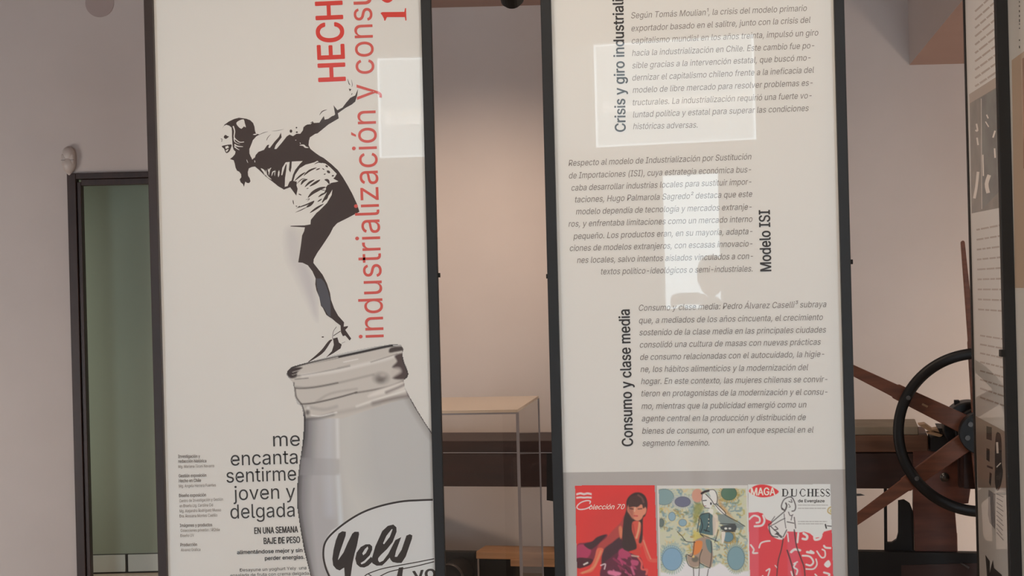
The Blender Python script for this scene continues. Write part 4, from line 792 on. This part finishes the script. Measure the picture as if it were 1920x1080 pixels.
# cross boards lying at the hub end
for k, (x0, y0, x1, y1, dy) in enumerate(((1722, 797, 1752, 812, 0), (1745, 806, 1790, 818, -.03), (1738, 813, 1768, 820, -.05))):
    p, q = loc(x0, y0, dy), loc(x1, y1, dy)
    MB().prism([(p.x, p.z), (p.x + .03, p.z + .004), (q.x, q.z + .012), (q.x - .01, q.z)], dy, dy + .12).build('wood_wedge', M['pinepale'], press)
def slab(name, pts, y0, y1, m, parent=press, bev=0):
    q = [loc(a[0], a[1], y0) for a in pts]; return MB().prism([(v.x, v.z) for v in q], y0, y1).build(name, m, parent, bevel=bev)
slab('dark_block', [(1745, 822), (1800, 812), (1830, 812), (1830, 850), (1745, 846)], -.05, .25, M['ironblk'])
slab('dark_bar', [(1758, 803), (1830, 806), (1830, 814), (1762, 812)], -.06, .2, M['ironblk'])
slab('cheek', [(1712, 846), (1850, 846), (1850, 903), (1834, 903), (1834, 912), (1820, 916), (1816, 944), (1790, 946), (1795, 1010), (1795, 1034), (1716, 1034), (1712, 950)], -.012, .09, M['wood'], bev=.003)
q = loc(1771, 895, -.02); MB().sphere((q.x, q.y, q.z), .015, (1, .7, 1)).cyl((q.x, q.y + .004, q.z), (q.x, q.y + .012, q.z), .021).build('bolt', M['steel'], press, smooth=True)
q = loc(1752, 1000); MB().box(loc(1718, 1000).x, loc(1795, 1000).x, .0, .10, 0, .40).build('leg', M['wood'], press, bevel=.004)
slab('iron_brace', [(1684, 940), (1695, 938), (1706, 945), (1712, 960), (1714, 1034), (1660, 1034), (1661, 1018), (1672, 1018), (1681, 1012), (1684, 1000)], .02, .06, M['ironblk'])
slab('tie_rod', [(1657, 914), (1663, 914), (1664, 1034), (1658, 1034)], .03, .04, M['ironblk'])
slab('tie_rod', [(1595, 926), (1614, 926), (1622, 929), (1595, 931)], .30, .31, M['steel'])
zst = loc(1605, 1032).z
st0, st1 = loc(1592, 1032).x - .02, XR
MB().box(st0 - .5, st1, -.03, .03, .06, zst).build('lower_stretcher', M['ironblk'], press, bevel=.004)
slab('stretcher_strap', [(1690, 1060), (1835, 1056), (1835, 1090), (1690, 1090)], -.036, -.03, M['wooddark'])
slab('latch', [(1800, 1056), (1804, 1056), (1818, 1064), (1816, 1067)], -.044, -.036, M['steel'])
zsl = loc(870, 1035).z
MB().box(XL, loc(890, 1035).x, .0, .05, .06, zsl).build('lower_shelf', M['ironblk'], press, bevel=.004)
MB().box(loc(896, 1060).x, loc(1060, 1060).x, .02, .07, .06, loc(920, 1049).z).build('lower_shelf', M['ironblk'], press, bevel=.004)
MB().box(XL + .2, XL + .32, .05, .17, 0, ZB).build('leg', M['wooddark'], press, bevel=.004)
MB().box(XL + .2, XL + .32, DPT - .17, DPT - .05, 0, ZB).build('leg', M['wooddark'], press, bevel=.004)
MB().box(loc(1718, 1000).x, loc(1795, 1000).x, DPT - .17, DPT - .05, 0, ZB).build('leg', M['wood'], press, bevel=.004)
# bracket hanging under the bed beam near the showcase
slab('bed_end_block', [(1025, 850), (1060, 850), (1060, 948), (1044, 944), (1038, 940), (1025, 938)], -.01, .1, M['ironblk'])
# star wheel
YW_ = -.42
hub = loc(1838, 811, YW_)
K = abs(loc(1839, 811, YW_).x - hub.x)
wheel = MB().ring((hub.x, YW_, hub.z), 166 * K, 145 * K, -.02, .02).build('wheel_rim', M['iron'], press, smooth=True)
MB().cyl((hub.x, YW_ - .055, hub.z), (hub.x, YW_ + .06, hub.z), 41 * K, n=48).build('hub_disc', M['iron'], press, bevel=.004)
MB().cyl((hub.x - .0, YW_ + .06, hub.z), (hub.x, YW_ + .17, hub.z), 46 * K, n=48).build('hub_flange', M['iron'], press, bevel=.006)
MB().cyl((hub.x, YW_ + .17, hub.z), (hub.x, .5, hub.z), 20 * K, n=32).build('axle', M['ironblk'], press)
for t in range(6):
    a_ = t * math.pi / 3 + .3; MB().cyl((hub.x + 27 * K * math.cos(a_), YW_ - .064, hub.z + 27 * K * math.sin(a_)), (hub.x + 27 * K * math.cos(a_), YW_ - .054, hub.z + 27 * K * math.sin(a_)), 5 * K, n=12).build('bolt', M['steel'], press)
sp0 = None
for ang in (93.5, 152.6, 216.2, 273, 333, 33):
    t = R(ang)
    mtx = Matrix.Translation((hub.x, YW_, hub.z)) @ Matrix.Rotation(-t, 4, 'Y')
    b = MB(); w1, w2, w3 = 19 * K, 15 * K, 9 * K
    if ang == 93.5: w1, w2, w3 = 12 * K, 8 * K, 4.6 * K
    b.prism([(30 * K, -w1), (178 * K, -w2), (180 * K, -w2 * .86), (376 * K, -w3 * .82), (379 * K, -w3 * .4), (379 * K, w3 * .4), (376 * K, w3 * .82), (180 * K, w2 * .86), (178 * K, w2), (30 * K, w1)], .0215, .055, mtx)
    s_ = b.build('spoke', M['woodspoke'], press, bevel=.003)
    MB().cyl(tuple(mtx @ Vector((152 * K, -.026, 0))), tuple(mtx @ Vector((152 * K, -.019, 0))), 4.5 * K, n=12).build('spoke_bolt', M['steel'], s_)
    if ang in (152.6,): MB().box(110 * K, 122 * K, .0205, .0215, -2 * K, 2 * K, mtx).build('wear_mark', M['pinepale'], s_)
# bearing with lug above hub
q = loc(1790, 775, -.16)
MB().cyl((hub.x - 14 * K, -.30, hub.z + 4 * K), (hub.x - 14 * K, -.12, hub.z + 4 * K), 52 * K, n=48).build('bearing_housing', M['iron'], press, bevel=.006)
g = loc(1794, 750, -.2); MB().box(g.x - .012, g.x + .010, -.22, -.18, g.z - .05, g.z).build('lug', M['ironblk'], press, bevel=.002)
MB().box(hub.x - 30 * K, hub.x + 10 * K, -.30, -.10, ZB + .04, hub.z - 30 * K).build('bearing_post', M['wooddark'], press, bevel=.004)
MB().box(hub.x - 34 * K, hub.x + 16 * K, -.10, .02, ZB + .02, ZB + .16).build('bearing_bracket', M['wooddark'], press)

# boards and roller on the press's lower shelf, seen through the showcase
p0, p1 = loc(893, 1048, -.03), loc(1046, 1048, -.03)
bd = MB(); bd.box(p0.x, p1.x, -.03, .15, p0.z, loc(900, 1034, -.03).z); o = bd.build('pine_board', M['pine'], None, bevel=.003)
o.matrix_world = IM.inverted(); tag(o, 'long pale pine board lying on top of shorter board, seen through showcase', 'board')
p0, p1 = loc(957, 1062, -.035), loc(1052, 1062, -.035)
o = MB().box(p0.x, p1.x, -.035, .019, p0.z, loc(960, 1049, -.035).z).build('pine_board', M['pine'], None, bevel=.003)
o.matrix_world = IM.inverted(); tag(o, 'short pine block under the long pale board', 'board')
c = loc(842, 1085, -.2)
rl = tag(empty('ink_roller', tuple(IM.inverted() @ Vector((c.x, -.2, c.z))), rz), 'dark round roller with shiny rim below the press bed, behind the showcase', 'roller')
MB().cyl((0, 0, 0), (0, .19, 0), .068, n=48).build('roller_body', M['ironblk'], rl, smooth=False)
MB().ring((0, 0, 0), .072, .066, -.012, .012, n=64).build('rim', M['steel'], rl, smooth=True)
MB().box(-.05, .05, -.0, .19, -c.z, -.062).build('roller_stand', M['ironblk'], rl)

# ------------------------------------------------------------------ lettering of the entrance and the photographer (seen only in the reflections)
cu = bpy.data.curves.new('sign', 'FONT'); cu.body = 'Escuela de Diseño'; cu.size = .2; cu.extrude = .004
to = bpy.data.objects.new('sign', cu); COL.objects.link(to); dg = bpy.context.evaluated_depsgraph_get(); dg.update()
me = bpy.data.meshes.new_from_object(to.evaluated_get(dg)); bpy.data.objects.remove(to)
xs_ = [v.co.x for v in me.vertices]; k = .86 / (max(xs_) - min(xs_)); me.transform(Matrix.Scale(k, 4)); me.materials.clear(); me.materials.append(M['sign'])
o = link(bpy.data.objects.new('window_lettering', me)); o.location = (-1.03, -3.066, 3.03); o.rotation_euler = (R(90), 0, 0)
tag(o, 'white lettering on the transom pane behind the camera', 'lettering')

def skin_mesh(name, nodes, edges, m, parent, sub=1):
    me = bpy.data.meshes.new(name); me.from_pydata([n[:3] for n in nodes], edges, [])
    o = bpy.data.objects.new(name, me); COL.objects.link(o)
    mo = o.modifiers.new('skin', 'SKIN'); sv = me.skin_vertices[0].data
    for i, n in enumerate(nodes): sv[i].radius = (n[3], n[4] if len(n) > 4 else n[3])
    sv[0].use_root = True; s2 = o.modifiers.new('sub', 'SUBSURF'); s2.levels = sub; s2.render_levels = sub
    dg = bpy.context.evaluated_depsgraph_get(); dg.update(); m2 = bpy.data.meshes.new_from_object(o.evaluated_get(dg)); bpy.data.objects.remove(o)
    m2.materials.clear(); m2.materials.append(m); m2.polygons.foreach_set('use_smooth', [True] * len(m2.polygons)); return link(bpy.data.objects.new(name, m2), parent)
ph = tag(empty('person', (.10, -.42, 0)), 'standing photographer behind the camera holding a phone up with both hands, dark clothes', 'person')
H = 1.70
nodes = [(0, 0, .95, .15, .11), (0, 0, 1.15, .14, .10), (0, 0, 1.34, .17, .11), (0, 0, 1.44, .07, .06), (0, .02, 1.52, .055, .055),
 (.19, 0, 1.38, .06), (.25, .08, 1.16, .048), (.04, .30, 1.42, .036), (-.02, .34, 1.45, .028),
 (-.19, 0, 1.38, .06), (-.27, .10, 1.17, .048), (-.16, .30, 1.42, .036), (-.14, .34, 1.45, .028),
 (.10, 0, .86, .09), (.11, .01, .48, .062), (.12, -.02, .09, .045), (.13, .12, .04, .04), (-.10, 0, .86, .09), (-.11, .01, .48, .062), (-.12, -.02, .09, .045), (-.13, .12, .04, .04)]
edges = [(0, 1), (1, 2), (2, 3), (3, 4), (2, 5), (5, 6), (6, 7), (7, 8), (2, 9), (9, 10), (10, 11), (11, 12), (0, 13), (13, 14), (14, 15), (15, 16), (0, 17), (17, 18), (18, 19), (19, 20)]
skin_mesh('body', nodes, edges, M['cloth'], ph)
b = MB(); b.sphere((0, .03, 1.62), .088, (.88, 1.0, 1.28)); hd = b.build('head', M['skin'], ph, smooth=True)
MB().sphere((0, .118, 1.605), .014, (.8, 1.2, 1.5)).build('nose', M['skin'], hd, smooth=True)
for s_ in (-1, 1):
    MB().sphere((s_ * .03, .108, 1.635), .011).build('eye', M['white'], hd, smooth=True)
    MB().sphere((s_ * .08, .02, 1.62), .02, (.4, .8, 1.4)).build('ear', M['skin'], hd, smooth=True)
MB().box(-.022, .022, .105, .112, 1.565, 1.572).build('mouth', M['red'], hd)
MB().sphere((0, -.002, 1.655), .098, (.93, 1.0, 1.15)).build('hair', M['hair'], ph, smooth=True)
for s_, hx in ((1, -.005), (-1, -.195)):
    hn = [(hx + .005 * s_, .35, 1.455, .022), (hx, .375, 1.475, .022)]; he = [(0, 1)]
    for j in range(4):
        z = 1.462 + j * .018; n0 = len(hn); hn += [(hx - s_ * .002, .392, z, .0088), (hx - s_ * .014, .405, z + .002, .008), (hx - s_ * .034, .404, z + .003, .007)]; he += [(1, n0), (n0, n0 + 1), (n0 + 1, n0 + 2)]
    n0 = len(hn); hn += [(hx - s_ * .012, .372, 1.500, .009), (hx - s_ * .030, .376, 1.505, .008)]; he += [(1, n0), (n0, n0 + 1)]
    skin_mesh('hand', hn, he, M['skin'], ph)
phn = tag(empty('smartphone', (0, -.006, 1.5)), 'dark smartphone held up by the photographer', 'phone')
MB().box(-.072, .072, -.009, 0, -.036, .034).build('phone_body', M['ironblk'], phn, bevel=.003)
MB().box(-.068, .068, -.0100, -.0092, -.033, .031).build('screen', M['inksoft'], phn)

# heads for the two added fill spots, outside the frame
for nm, c_, d_ in (('showcase', (-0.3, 5.0, 3.96), (-0.35, 6.0, 1.1)), ('panel', (-0.1, 5.35, 3.96), (1.8, 5.45, 1.4))):
    v_ = (Vector(d_) - Vector(c_)).normalized(); s_ = tag(empty('track_spotlight', c_), 'black ceiling spotlight added above the frame as fill, aimed at the ' + ('glass showcase' if nm == 'showcase' else 'narrow right panel'), 'spotlight')
    MB().cyl(tuple(-v_ * .06 + Vector((0, 0, .0))), tuple(-v_ * .001), .05, .05).build('lamp_head', M['ironblk'], s_)
    MB().cyl((0, 0, .0), (0, 0, .045), .012, n=12).build('stem', M['ironblk'], s_)
